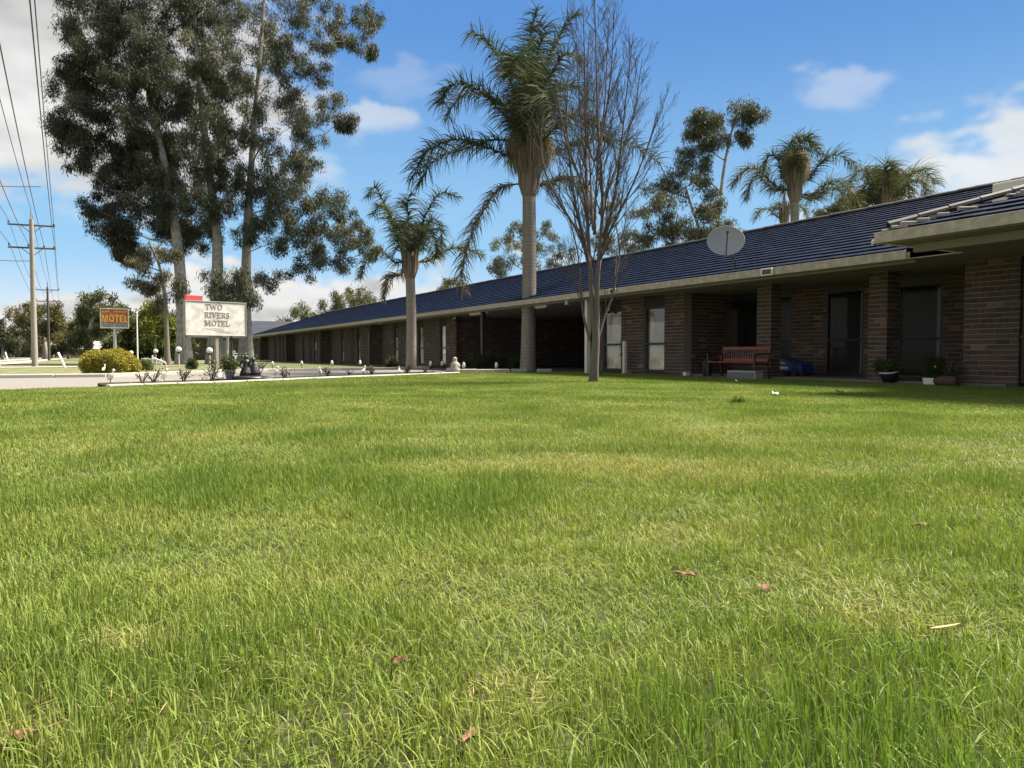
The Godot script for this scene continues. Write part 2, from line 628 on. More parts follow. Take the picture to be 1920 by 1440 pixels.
func build_grass() -> void:
	lawn_noise.seed = 21
	lawn_noise.frequency = 0.35
	lawn_noise.fractal_octaves = 3

	# dry patches: middle, half length, half width, direction, strength
	for q in [[1180, 868, 0.83, 0.33, 0.7], [1330, 893, 0.68, 0.28, 0.74], [920, 880, 0.45, 0.28, 0.51], [1560, 845, 1.12, 0.3, 0.49], [1150, 780, 1.2, 0.5, 0.45], [1020, 800, 1.5, 0.6, 0.41], [1800, 930, 0.26, 0.16, 0.61], [1500, 1000, 0.3, 0.2, 0.49], [1330, 1010, 0.34, 0.2, 0.49], [850, 1150, 0.19, 0.12, 0.41], [270, 1220, 0.08, 0.08, 0.66], [960, 1300, 0.11, 0.1, 0.49], [400, 1100, 0.22, 0.2, 0.37], [1650, 1170, 0.22, 0.12, 0.49], [200, 985, 0.38, 0.2, 0.41], [740, 830, 0.68, 0.3, 0.41], [560, 985, 0.38, 0.2, 0.37], [1370, 1290, 0.15, 0.1, 0.41], [700, 760, 1.65, 0.5, 0.34], [1250, 830, 1.05, 0.3, 0.49], [1640, 800, 1.2, 0.4, 0.41], [60, 1370, 0.09, 0.08, 0.57], [1850, 880, 0.68, 0.25, 0.41]]:
		dry.append([on_ground(q[0], q[1]), q[2], q[3], Vector2(rt.x, rt.z), q[4]])
	var poly := PackedVector2Array()
	for q in lawn_edge:
		poly.append(Vector2(q.x, q.z + 0.04))
	poly.append(Vector2(13.2, -19.2)); poly.append(Vector2(13.2, 4.0)); poly.append(Vector2(-9, 4.0))
	# rings of lawn round the eye: from, to, tufts per square metre, blades, tuft radius, lowest, highest, blade width, segments
	var rings := [
		[0.0, 2.1, 1050.0, 22, 0.042, 0.024, 0.07, 0.0022, 4],
		[2.1, 3.8, 700.0, 26, 0.05, 0.022, 0.062, 0.0025, 3],
		[3.8, 7.5, 300.0, 34, 0.085, 0.018, 0.05, 0.0034, 2],
		[7.5, 13.5, 110.0, 54, 0.14, 0.016, 0.042, 0.0054, 2],
		[13.5, 30.0, 34.0, 80, 0.25, 0.018, 0.042, 0.0095, 1]]
	var node := Node3D.new()
	node.name = "grass"
	add_child(node)
	node.set_meta("kind", "stuff")
	tag(node, "mown green grass of the wide lawn with drier yellow patches", "grass")
	for q in rings:
		var kinds := []
		for k in 5:
			kinds.append(tuft(q[3], q[4], q[5], q[6], q[7], q[8]))
		var xf := [[], [], [], [], []]
		var cl := [[], [], [], [], []]
		var step: float = 1.0 / sqrt(q[2])
		var reach: float = q[1]
		var nx := ceili(reach / step)
		for ix in range(-nx, nx + 1):
			for iz in range(-nx, nx + 1):
				var p := Vector3((ix + rnd(-0.6, 0.6)) * step, 0, (iz + rnd(-0.6, 0.6)) * step)
				var dd := Vector2(p.x, p.z).length()
				var edge := dd + rnd(-0.25, 0.25) * minf(1.0, dd * 0.2)
				if edge < q[0] or edge >= q[1]:
					continue
				# turf is grown only where it can be seen, with room for a step to the side; its colour comes from lawn_tone alone
				var ahead := p.x * sin(YAW) - p.z * cos(YAW)
				var beside := p.x * cos(YAW) + p.z * sin(YAW)
				if ahead < 0.3 or absf(beside) > ahead * 0.72 + 1.3:
					continue
				if not Geometry2D.is_point_in_polygon(Vector2(p.x, p.z), poly):
					continue
				var tone := lawn_tone(p)
				var d: float = tone[0]
				var vig: float = tone[1]
				var col := Color(0.188, 0.246, 0.054).lerp(Color(0.25, 0.288, 0.074), clampf(d * 2.2, 0.0, 1.0)).lerp(Color(0.33, 0.305, 0.115), clampf((d - 0.38) * 1.8, 0.0, 1.0))
				col = col.lerp(Color(0.11, 0.185, 0.042), clampf((vig - 1.05) * 0.9, 0.0, 0.7))
				var j := rnd(0.85, 1.15)
				col = Color(col.r * j * rnd(0.93, 1.07), col.g * j, col.b * j)
				var hs := rnd(0.75, 1.25) * vig * (1.0 - 0.35 * d)
				if rng.randf() < 0.035 and dd < 8.0:
					hs *= 1.5
				var kk := rng.randi() % 5
				xf[kk].append(Transform3D(Basis(Vector3.UP, rnd(0, TAU)).scaled(Vector3(1.0, hs, 1.0)), p))
				cl[kk].append(col)
		for k in 5:
			if xf[k].size() > 0:
				scatter(node, "blades", kinds[k], xf[k], cl[k])


# ---------------------------------------------------------------- the motel
var motel: Node3D
var brick_mesh: ArrayMesh
var brick_mats: Array = []
var brick_tones := [Color(0.115, 0.068, 0.054), Color(0.13, 0.085, 0.068), Color(0.092, 0.06, 0.052), Color(0.15, 0.096, 0.076), Color(0.115, 0.08, 0.07), Color(0.3, 0.14, 0.085), Color(0.24, 0.18, 0.145)]

func tone_of_brick() -> int:
	var r := rng.randf()
	return 5 if r > 0.975 else 6 if r > 0.955 else rng.randi() % 5

func brick_face(parent: Node3D, o: Vector3, along: Vector3, nrm: Vector3, w: float, h: float, single: bool) -> void:
	# running bond on one face of a wall; o is its lower corner, along runs away from it
	var course := 0.09
	var ln := 0.26
	var joined := MB.new()
	for row in floori(h / course + 0.01):
		var start := -ln if row % 2 == 0 else -ln * 0.5
		var a := start
		while a < w:
			var s := maxf(a + 0.006, 0.004)
			var e := minf(a + ln - 0.006, w - 0.004)
			a += ln
			if e - s < 0.03:
				continue
			var y := row * course + course * 0.5
			var hh := course - 0.014
			var proud := rnd(0.007, 0.013)
			var m := o + along * ((s + e) * 0.5) + Vector3.UP * y
			if single:
				var b := part(parent, "brick", brick_mesh, brick_mats[tone_of_brick()])
				b.transform = Transform3D(Basis(along * (e - s), Vector3.UP * hh, nrm * (proud / 0.01)) * Basis(Vector3.FORWARD, rnd(-0.004, 0.004)), m - parent.position)
			else:
				var t: Color = brick_tones[tone_of_brick()] * rnd(0.85, 1.15)
				var x := along * (e - s) * 0.5
				var u := Vector3.UP * hh * 0.5
				var f := nrm * proud
				var c := x * (1.0 - 0.006 / (e - s))
				var uc := u * 0.93
				joined.quad(m - c - uc + f, m + c - uc + f, m + c + uc + f, m - c + uc + f, t)
				joined.oquad(m - c - uc + f, m + c - uc + f, m + x - u, m - x - u, m - nrm * 0.1, t)
				joined.oquad(m - c + uc + f, m + c + uc + f, m + x + u, m - x + u, m - nrm * 0.1, t)
				joined.oquad(m - c - uc + f, m - c + uc + f, m - x + u, m - x - u, m - nrm * 0.1, t)
				joined.oquad(m + c - uc + f, m + c + uc + f, m + x + u, m + x - u, m - nrm * 0.1, t)
	if not single and joined.v.size() > 0:
		var j := put(parent, "brickwork", joined, mats["brick_joined"], parent.position)
		j.set_meta("kind", "stuff")

func brick_pier(called: String, lo: Vector3, hi: Vector3, faces: Dictionary) -> MeshInstance3D:
	# a wall of mortar with bricks on the faces asked for: "front" looks at the lawn (-x), "side" looks along +z, "far" along -z; true makes single bricks
	var b := MB.new()
	b.slab(lo, hi)
	var base := Vector3((lo.x + hi.x) * 0.5, lo.y, (lo.z + hi.z) * 0.5)
	var p := put(motel, called, b, mats["mortar"], base)
	p.position = base
	if faces.has("front"):
		brick_face(p, Vector3(lo.x, lo.y, lo.z), Vector3(0, 0, 1), Vector3(-1, 0, 0), hi.z - lo.z, hi.y - lo.y, faces.front)
	if faces.has("side"):
		brick_face(p, Vector3(lo.x, lo.y, hi.z), Vector3(1, 0, 0), Vector3(0, 0, 1), hi.x - lo.x, hi.y - lo.y, faces.side)
	if faces.has("far"):
		brick_face(p, Vector3(hi.x, lo.y, lo.z), Vector3(-1, 0, 0), Vector3(0, 0, -1), hi.x - lo.x, hi.y - lo.y, faces.far)
	return p

func panel(parent: Node3D, called: String, lo: Vector3, hi: Vector3, m: Material, bevel := 0.0) -> MeshInstance3D:
	var b := MB.new()
	b.slab(lo, hi, bevel)
	return put(parent, called, b, m, parent.position)

func curtain_mesh(x: float, z0: float, z1: float, y0: float, y1: float, fold: float, amp: float) -> MB:
	var b := MB.new()
	var n := maxi(6, ceili((z1 - z0) / 0.012))
	var ph := rnd(0, TAU)
	for k in n:
		var a := lerpf(z0, z1, float(k) / n)
		var d := lerpf(z0, z1, (k + 1.0) / n)
		var xa := x + amp * sin(a / fold * TAU + ph + sin(a * 9.0))
		var xd := x + amp * sin(d / fold * TAU + ph + sin(d * 9.0))
		b.quad(Vector3(xa, y0, a), Vector3(xd, y0, d), Vector3(xd, y1, d), Vector3(xa, y1, a))
	return b

func motel_window(z0: float, z1: float, look: String, x := WALL, top := 1.86) -> Node3D:
	# tall narrow window between piers: pane above, transom, curtained pane below
	var w := Node3D.new()
	w.name = "window"
	motel.add_child(w, true)
	w.position = Vector3(x, 0, (z0 + z1) * 0.5)
	var fr: Material = mats["dark_frame"]
	var f := MB.new()
	var sill := 0.10
	var mid := 0.84
	var t := 0.05
	f.slab(Vector3(x + 0.05, sill, z0), Vector3(x + 0.13, top, z0 + t), 0.006)
	f.slab(Vector3(x + 0.05, sill, z1 - t), Vector3(x + 0.13, top, z1), 0.006)
	f.slab(Vector3(x + 0.045, top - t, z0 + 0.001), Vector3(x + 0.131, top + 0.003, z1 - 0.001), 0.006)
	f.slab(Vector3(x + 0.045, sill - 0.03, z0 + 0.001), Vector3(x + 0.131, sill + 0.03, z1 - 0.001), 0.006)
	put(w, "frame", f, fr, w.position)
	var tr := MB.new()
	tr.slab(Vector3(x + 0.0, mid - 0.025, z0 + 0.003), Vector3(x + 0.128, mid + 0.035, z1 - 0.003), 0.008)
	put(w, "transom", tr, fr, w.position)
	var g := MB.new()
	g.slab(Vector3(x + 0.082, mid + 0.035, z0 + t), Vector3(x + 0.088, top - t, z1 - t))
	put(w, "upper_pane", g, mats["glass"], w.position)
	var g2 := MB.new()
	g2.slab(Vector3(x + 0.082, sill + 0.03, z0 + t), Vector3(x + 0.088, mid - 0.025, z1 - t))
	put(w, "lower_pane", g2, mats["glass"], w.position)
	if look != "dark":
		put(w, "curtain", curtain_mesh(x + 0.17, z0 + 0.01, z1 - 0.01, sill, mid, 0.11, 0.012), mats["white_curtain"] if look != "grey" else mats["grey_curtain"], w.position)
		var lowest := mid + (0.0 if look != "half" else 0.0)
		var bl := MB.new()
		bl.slab(Vector3(x + 0.15, lowest, z0 + 0.01), Vector3(x + 0.155, (top - 0.42) if look != "grey" else top, z1 - 0.01))
		put(w, "blind", bl, mats["blind"], w.position)
	return w

func build_motel() -> void:
	for k in brick_tones.size():
		var t: Color = brick_tones[k]
		brick_mats.append(mat("brick_%d" % k, t, 0.9, {"tex": grain, "scale": 3.0, "bump": 0.25}))
	mat("brick_joined", Color(1, 1, 1), 0.9, {"vc": true, "tex": grain, "scale": 3.0})
	mat("mortar", Color(0.33, 0.29, 0.255), 0.95, {"tex": grain, "scale": 4.0})
	mat("dark_frame", Color(0.028, 0.024, 0.022), 0.5)
	mat("glass", Color(0.05, 0.055, 0.06), 0.04, {"alpha": 0.06})
	mat("verandah_glass", Color(0.02, 0.025, 0.04), 0.04, {"alpha": 0.1, "spec": 0.16})
	mat("white_curtain", Color(0.72, 0.69, 0.6), 0.9, {"two": true})
	mat("grey_curtain", Color(0.3, 0.3, 0.29), 0.9, {"two": true})
	mat("blind", Color(0.36, 0.38, 0.37), 0.8)
	mat("soffit", Color(0.24, 0.225, 0.21), 0.85)
	mat("gutter", Color(0.41, 0.365, 0.285), 0.55, {"tex": noise_tex(77, 0.02, 0.8, 1.04, 256, 4), "scale": 0.9})
	mat("dark_timber", Color(0.035, 0.03, 0.027), 0.75, {"tex": grain, "scale": Vector3(6, 0.8, 6)})
	mat("panel_grey", Color(0.06, 0.055, 0.05), 0.8, {"tex": blotch, "scale": 0.7})
	mat("dark_render", Color(0.15, 0.14, 0.13), 0.9)
	mat("cream_paint", Color(0.62, 0.59, 0.52), 0.5)
	mat("roof_tile", Color(0.0075, 0.0145, 0.041), 0.7, {"vc": true, "tex": blotch, "scale": 1.6, "spec": 0.13})
	var bb := MB.new()
	bb.quad(Vector3(-0.5, -0.5, 0), Vector3(0.5, -0.5, 0), Vector3(0.5, -0.44, 0.01), Vector3(-0.5, -0.44, 0.01))
	var i := [Vector3(-0.488, -0.44, 0.01), Vector3(0.488, -0.44, 0.01), Vector3(0.488, 0.44, 0.01), Vector3(-0.488, 0.44, 0.01)]
	var e := [Vector3(-0.5, -0.5, 0.003), Vector3(0.5, -0.5, 0.003), Vector3(0.5, 0.5, 0.003), Vector3(-0.5, 0.5, 0.003)]
	var z := [Vector3(-0.5, -0.5, -0.01), Vector3(0.5, -0.5, -0.01), Vector3(0.5, 0.5, -0.01), Vector3(-0.5, 0.5, -0.01)]
	bb = MB.new()
	bb.quad(i[0], i[1], i[2], i[3])
	for k in 4:
		bb.oquad(i[k], i[(k + 1) % 4], e[(k + 1) % 4], e[k], Vector3(0, 0, -0.2))
		bb.oquad(e[k], e[(k + 1) % 4], z[(k + 1) % 4], z[k], Vector3(0, 0, -0.005))
	brick_mesh = bb.finish(brick_mats[0])
	motel = thing("motel_building", "long low brown brick motel with navy tiled roof and shaded verandah", "motel")
	var H := 2.25
	# verandah pillars and the pier of the porch
	brick_pier("brick_pillar", Vector3(WALL, 0.0, -7.77), Vector3(WALL + 0.35, H, -6.87), {"front": true, "side": false})
	brick_pier("brick_pillar", Vector3(WALL, 0.0, -9.65), Vector3(WALL + 0.42, H, -9.26), {"front": true, "side": false})
	brick_pier("brick_pillar", Vector3(WALL, 0.0, -12.54), Vector3(WALL + 0.33, H, -12.14), {"front": true, "side": false})
	brick_pier("brick_pier", Vector3(WALL, 0.0, -15.81), Vector3(WALL + 0.25, H, -15.03), {"front": true})
	brick_pier("brick_wall", Vector3(WALL + 0.25, 0.0, -15.28), Vector3(15.1, H, -15.03), {"side": false})
	brick_pier("brick_pier", Vector3(WALL, 0.0, -17.75), Vector3(WALL + 0.25, H, -16.72), {"front": false})
	brick_pier("brick_pier", Vector3(WALL, 0.0, -19.2), Vector3(WALL + 0.25, H, -18.7), {"front": false})
	panel(motel, "lintel_panel", Vector3(WALL + 0.04, 1.86, -16.72), Vector3(WALL + 0.2, H, -15.81), mats["dark_timber"])
	panel(motel, "lintel_panel", Vector3(WALL + 0.04, 1.86, -18.7), Vector3(WALL + 0.2, H, -17.75), mats["dark_timber"])
	panel(motel, "sill_panel", Vector3(WALL + 0.02, 0.0, -16.72), Vector3(WALL + 0.2, 0.07, -15.81), mats["dark_timber"])
	panel(motel, "sill_panel", Vector3(WALL + 0.02, 0.0, -18.7), Vector3(WALL + 0.2, 0.07, -17.75), mats["dark_timber"])
	motel_window(-16.70, -15.83, "blind")
	motel_window(-18.68, -17.77, "half")
	# window beside the porch pier, mostly out of the picture
	motel_window(-6.85, -6.0, "blind")
	panel(motel, "lintel_panel", Vector3(WALL + 0.04, 1.86, -6.86), Vector3(WALL + 0.2, H, -5.99), mats["dark_timber"])
	brick_pier("brick_pier", Vector3(WALL, 0.0, -5.99), Vector3(WALL + 0.25, H, NEAR_END), {"front": false})
	# back wall of the verandah: brick piers with dark windows between
	var BX := 15.0
	brick_pier("brick_wall", Vector3(BX, 0.04, -13.0), Vector3(BX + 0.25, H, -12.0), {"front": false})
	brick_pier("brick_wall", Vector3(BX, 0.04, -9.2), Vector3(BX + 0.25, H, -6.9), {"front": false})
	brick_pier("brick_wall", Vector3(BX, 0.04, -15.1), Vector3(BX + 0.25, 0.72, -13.75), {"front": false})
	for q in [[-13.75, -13.0, true], [-12.0, -11.0, false], [-10.2, -9.2, true], [-15.1, -13.75, false]]:
		var lowv := 0.72 if q[0] < -15.0 else 0.05
		verandah_window(BX, q[0], q[1], lowv)
	brick_pier("brick_wall", Vector3(BX, 0.04, -11.0), Vector3(BX + 0.25, H, -10.2), {"front": false})
	# closing wall of the verandah behind the porch pier
	brick_pier("brick_wall", Vector3(WALL + 0.35, 0.0, -7.2), Vector3(BX, H, -6.95), {"far": false})
	# meter cupboard on the verandah wall, with a ledge
	var cup := panel(motel, "meter_cupboard", Vector3(14.7, 0.80, -15.02), Vector3(14.98, 1.75, -14.55), mat("cupboard_brown", Color(0.05, 0.038, 0.032), 0.7), 0.01)
	cup.set_meta("label", "dark brown cupboard hanging on the verandah wall")
	panel(motel, "ledge", Vector3(14.5, 0.74, -15.02), Vector3(14.98, 0.79, -14.3), mats["dark_timber"], 0.006)
	# carport
	brick_pier("carport_wall", Vector3(WALL, 0.0, -29.75), Vector3(22.0, H, -29.5), {"side": false, "front": false})
	brick_pier("carport_wall", Vector3(WALL + 0.25, 0.0, -19.45), Vector3(22.0, H, -19.2), {"far": false})
	brick_pier("carport_wall", Vector3(21.7, -0.04, -29.5), Vector3(22.0, H, -19.45), {"front": false})
	var post := MB.new()
	var pp := on_x(1102, 690, 12.3)
	post.slab(Vector3(12.22, 0.0, pp.z - 0.06), Vector3(12.36, SOFFIT, pp.z + 0.06), 0.01)
	put(motel, "carport_post", post, mats["cream_paint"])
	panel(motel, "carport_post", Vector3(12.3, 0.0, -25.1), Vector3(12.45, SOFFIT, -24.95), mats["dark_frame"], 0.01)
	# the wing of rooms beyond the carport: four bays
	var bays := [-29.5, -39.6, -50.3, -61.2, FAR_END]
	for k in 4:
		var a: float = bays[k]
		var b2: float = bays[k + 1]
		wing_bay(a, b2, k)
	# downpipes and wall ends between the bays
	for k in range(1, 5):
		var zz: float = bays[k]
		var dp := MB.new()
		dp.tube([Vector3(WALL - 0.75, 0.0, zz + 0.2), Vector3(WALL - 0.75, 1.8, zz + 0.2), Vector3(WALL - 0.9, 2.0, zz + 0.2), Vector3(EAVE + 0.1, 2.18, zz + 0.2)], [0.045, 0.045, 0.045, 0.045], 8)
		put(motel, "downpipe", dp, mat("pipe_grey", Color(0.12, 0.115, 0.11), 0.6))
		brick_pier("wing_wall", Vector3(WALL - 0.65, 0.0, zz - 0.13), Vector3(WALL - 0.02, SOFFIT, zz + 0.12), {"side": false, "front": false})
	# walls nobody sees from the lawn close the building
	panel(motel, "end_wall", Vector3(WALL, 0.0, FAR_END - 0.25), Vector3(23.0, H, FAR_END), mats["panel_grey"])
	panel(motel, "end_wall", Vector3(WALL, 0.0, NEAR_END), Vector3(23.0, H, NEAR_END + 0.25), mats["panel_grey"])
	panel(motel, "back_wall", Vector3(23.0, -0.1, FAR_END), Vector3(23.25, 2.34, NEAR_END), mats["panel_grey"])
	panel(motel, "inner_wall", Vector3(16.6, -0.1, -19.2), Vector3(16.75, 2.9, NEAR_END), mats["dark_render"])
	panel(motel, "inner_wall", Vector3(15.0, -0.1, FAR_END), Vector3(15.15, 2.9, -29.75), mats["dark_render"])
	panel(motel, "room_floor", Vector3(WALL + 0.26, -0.1, FAR_END), Vector3(15.0, 0.03, -29.75), mats["dark_render"])
	panel(motel, "inner_wall", Vector3(15.0, -0.1, -6.94), Vector3(15.25, 2.165, NEAR_END), mats["dark_render"])
	panel(motel, "room_floor", Vector3(15.26, -0.1, -19.2), Vector3(16.6, 0.03, NEAR_END), mats["dark_render"])
	build_roof()


func verandah_window(x: float, z0: float, z1: float, lowv: float) -> void:
	var w := Node3D.new()
	w.name = "window"
	motel.add_child(w, true)
	w.position = Vector3(x, 0, (z0 + z1) * 0.5)
	var f := MB.new()
	f.slab(Vector3(x, lowv, z0), Vector3(x + 0.08, 2.2, z0 + 0.05), 0.005)
	f.slab(Vector3(x, lowv, z1 - 0.05), Vector3(x + 0.08, 2.2, z1), 0.005)
	f.slab(Vector3(x - 0.004, lowv, z0 + 0.002), Vector3(x + 0.082, lowv + 0.06, z1 - 0.002), 0.005)
	f.slab(Vector3(x - 0.004, 1.98, z0 + 0.002), Vector3(x + 0.082, 2.24, z1 - 0.002), 0.005)
	put(w, "frame", f, mats["dark_frame"], w.position)
	if lowv < 0.5:
		var m := MB.new()
		m.slab(Vector3(x - 0.01, 0.86, z0 + 0.05), Vector3(x + 0.078, 0.9, z1 - 0.05), 0.004)
		put(w, "transom", m, mats["panel_grey"], w.position)
	var g := MB.new()
	g.slab(Vector3(x + 0.04, lowv + 0.06, z0 + 0.05), Vector3(x + 0.046, 1.98, z1 - 0.05))
	put(w, "pane", g, mats["verandah_glass"], w.position)
	if z1 - z0 < 1.2:
		var edge := 0.09 if z0 < -12.5 else 0.13
		put(w, "curtain", curtain_mesh(x + 0.12, z1 - 0.05 - edge, z1 - 0.05, lowv + 0.05, 1.95, 0.1, 0.015), mats["grey_curtain"] if z0 > -12.5 else mats["white_curtain"], w.position)


func wing_bay(a: float, b: float, k: int) -> void:
	# a is the end by the carport, b the far end
	var H := 2.25
	var wins := [[a - 1.15, a - 1.9], [a - 3.8, a - 4.6], [a - 7.3, a - 8.1]]
	var edge := a
	for q in wins:
		brick_pier("brick_pier", Vector3(WALL, 0.0, q[0]), Vector3(WALL + 0.25, H, edge), {"front": false})
		motel_window(q[1], q[0], "blind" if q[0] > a - 5.0 and k == 0 else ("grey" if rng.randf() < 0.6 else "blind"))
		panel(motel, "lintel_panel", Vector3(WALL + 0.04, 1.86, q[1]), Vector3(WALL + 0.2, H, q[0]), mats["dark_timber"])
		edge = q[1]
		if q[0] < a - 3.0 and q[0] > a - 5.0:
			# door of the room in a shallow recess
			var dz: float = q[1] - 0.5
			brick_pier("brick_pier", Vector3(WALL, 0.0, dz), Vector3(WALL + 0.25, H, edge), {"front": false})
			var d := Node3D.new()
			d.name = "door"
			motel.add_child(d, true)
			d.position = Vector3(WALL + 0.2, 0, dz - 0.45)
			panel(d, "leaf", Vector3(WALL + 0.17, 0.02, dz - 0.88), Vector3(WALL + 0.22, 2.03, dz - 0.02), mats["panel_grey"], 0.006)
			var kb := MB.new()
			kb.ball(Transform3D(Basis().scaled(Vector3(0.03, 0.03, 0.03)), Vector3(WALL + 0.13, 1.0, dz - 0.1)))
			put(d, "knob", kb, mat("steel", Color(0.5, 0.5, 0.5), 0.3, {"metal": 1.0}), d.position)
			panel(d, "head_panel", Vector3(WALL + 0.1, 2.05, dz - 0.9), Vector3(WALL + 0.2, H, dz), mats["dark_timber"])
			edge = dz - 0.9
	brick_pier("brick_pier", Vector3(WALL, 0.0, b), Vector3(WALL + 0.25, H, edge), {"front": false})


func build_roof() -> void:
	var slope := Vector3(RIDGE_X - EAVE, RIDGE_H - GUTTER_TOP, 0)
	var sl := slope.length()
	var sd := slope / sl
	var nrm := Vector3(-sd.y, sd.x, 0)
	var z0 := FAR_END - 1.0
	var z1 := NEAR_END + 0.8
	# underlay with the hip at the far end, and the slope nobody sees
	var u := MB.new()
	var lift := -0.03
	var back_x := 23.4
	var hipz := z0 + (RIDGE_X - EAVE)
	var A := Vector3(EAVE, GUTTER_TOP + lift, z1)
	var B := Vector3(EAVE, GUTTER_TOP + lift, z0)
	var R1 := Vector3(RIDGE_X, RIDGE_H + lift, z1)
	var R0 := Vector3(RIDGE_X, RIDGE_H + lift, hipz)
	var C1 := Vector3(back_x, GUTTER_TOP + lift, z1)
	var C0 := Vector3(back_x, GUTTER_TOP + lift, z0)
	var inside := Vector3(RIDGE_X, 0, -30)
	u.oquad(A, B, R0, R1, inside)
	u.oquad(C1, C0, R0, R1, inside)
	u.otri(B, C0, R0, inside)
	u.otri(A, C1, R1, inside)
	put(motel, "roof_underlay", u, mat("underlay", Color(0.015, 0.018, 0.03), 0.8))
	# tiles
	var tb := MB.new()
	tb.box(Transform3D(Basis(Vector3(0, 0, 1), -0.085), Vector3(0, 0.014, 0)), Vector3(0.40, 0.03, 0.298), 0.004)
	var tile := tb.finish(mats["roof_tile"])
	var gauge := sl / 18.0
	var xf := []
	var cl := []
	var tones := [Color(1, 1, 1), Color(0.85, 0.88, 0.88), Color(1.12, 1.1, 1.08), Color(1.22, 1.2, 1.15)]
	var tmats := []
	for k in 4:
		var t: Color = tones[k]
		tmats.append(mat("roof_tile_%d" % k, Color(0.0075 * t.r, 0.0145 * t.g, 0.041 * t.b), 0.7, {"tex": blotch, "scale": 1.6, "spec": 0.13}))
	var singles := 0
	for row in 18:
		var s := (row + 0.5) * gauge
		var zz := z1
		var off := 0.15 if row % 2 else 0.0
		var far := z0 + (s / sl) * (RIDGE_X - EAVE)
		var col := 0
		while zz - 0.3 > far:
			var p := Vector3(EAVE, GUTTER_TOP, 0) + sd * s + nrm * (0.008 + rnd(0.0, 0.003)) + Vector3(0, 0, zz - 0.15 - off)
			var bas := Basis(sd, nrm, Vector3(0, 0, 1)) * Basis(Vector3(0, 1, 0), rnd(-0.004, 0.004)) * Basis(Vector3(0, 0, 1), rnd(-0.004, 0.003))
			zz -= 0.3
			if zz < -8.3 and zz > -13.3 and singles < 300:
				singles += 1
				var o := part(motel, "roof_tile", tile, tmats[rng.randi() % 4])
				o.transform = Transform3D(bas, p)
			else:
				xf.append(Transform3D(bas, p))
				var t2: Color = tones[rng.randi() % 4]
				cl.append(t2)
	var rest := scatter(motel, "roof_tiling", tile, xf, cl)
	rest.set_meta("kind", "stuff")
	# ridge and hip capping
	var rb := MB.new()
	var prof := []
	for k in 7:
		var a := PI * k / 6.0
		prof.append(Vector2(cos(a) * 0.13, sin(a) * 0.085))
	for k in 6:
		rb.quad(Vector3(prof[k].x, prof[k].y, -0.21), Vector3(prof[k + 1].x, prof[k + 1].y, -0.21), Vector3(prof[k + 1].x * 0.9, prof[k + 1].y * 0.9, 0.21), Vector3(prof[k].x * 0.9, prof[k].y * 0.9, 0.21))
		rb.quad(Vector3(prof[k].x, prof[k].y, -0.21), Vector3(prof[k].x * 0.8, prof[k].y * 0.75, -0.21), Vector3(prof[k + 1].x * 0.8, prof[k + 1].y * 0.75, -0.21), Vector3(prof[k + 1].x, prof[k + 1].y, -0.21))
	var cap_mat := mat("ridge_tile", Color(0.06, 0.058, 0.062), 0.6, {"tex": grain, "scale": 2.0, "two": true})
	var cap := rb.finish(cap_mat)
	var cx := []
	var cc := []
	var zr := z1
	while zr > hipz:
		var o2 := Transform3D(Basis(Vector3(0, 0, 1), rnd(-0.05, 0.05)) * Basis(Vector3.UP, rnd(-0.03, 0.03)), Vector3(RIDGE_X, RIDGE_H + 0.03 + rnd(0.0, 0.012), zr))
		zr -= 0.39
		if zr < -7.0 and zr > -40.0:
			part(motel, "ridge_tile", cap).transform = o2
		else:
			cx.append(o2)
			cc.append(Color.WHITE)
	var hipdir := (R0 - B).normalized()
	var hx := hipdir.cross(Vector3.UP).normalized()
	for k in floori(B.distance_to(R0) / 0.39):
		cx.append(Transform3D(Basis(-hx, (-hx).cross(-hipdir) * -1.0, hipdir), B + hipdir * (0.2 + k * 0.39) + Vector3(0, 0.07, 0)))
		cc.append(Color.WHITE)
	scatter(motel, "ridge_capping", cap, cx, cc).set_meta("kind", "stuff")
	# gutter, with the soffit behind it
	var zg := -7.95
	for q in [[zg, -19.9], [-19.9, -34.0], [-34.0, -53.0], [-53.0, z0]]:
		var g := MB.new()
		var y0 := SOFFIT - 0.01
		var gx := EAVE
		var za: float = q[0]
		var zb: float = q[1] + 0.004
		# quad gutter: lip, face, floor
		g.slab(Vector3(gx - 0.115, y0, zb), Vector3(gx - 0.105, GUTTER_TOP - 0.005, za), 0.002)
		g.slab(Vector3(gx - 0.105, y0, zb), Vector3(gx + 0.0, y0 + 0.012, za))
		g.slab(Vector3(gx - 0.118, GUTTER_TOP - 0.018, zb), Vector3(gx - 0.095, GUTTER_TOP + 0.002, za), 0.004)
		g.slab(Vector3(gx, y0 - 0.005, zb), Vector3(gx + 0.02, GUTTER_TOP - 0.02, za))
		put(motel, "gutter", g, mats["gutter"])
	panel(motel, "soffit", Vector3(EAVE + 0.02, SOFFIT, -19.2), Vector3(16.7, SOFFIT + 0.02, zg), mats["soffit"])
	panel(motel, "soffit", Vector3(EAVE + 0.02, SOFFIT, -29.5), Vector3(22.0, SOFFIT + 0.02, -19.2), mats["soffit"])
	panel(motel, "soffit", Vector3(EAVE + 0.02, SOFFIT, z0), Vector3(13.6, SOFFIT + 0.02, -29.5), mats["soffit"])
	panel(motel, "fascia_beam", Vector3(EAVE + 0.16, SOFFIT - 0.05, -72.6), Vector3(EAVE + 0.24, SOFFIT - 0.001, zg), mats["soffit"], 0.005)
	panel(motel, "soffit", Vector3(EAVE + 0.02, SOFFIT, z0), Vector3(23.4, SOFFIT + 0.02, FAR_END + 0.3), mats["soffit"])
	var jz := zg - 1.1
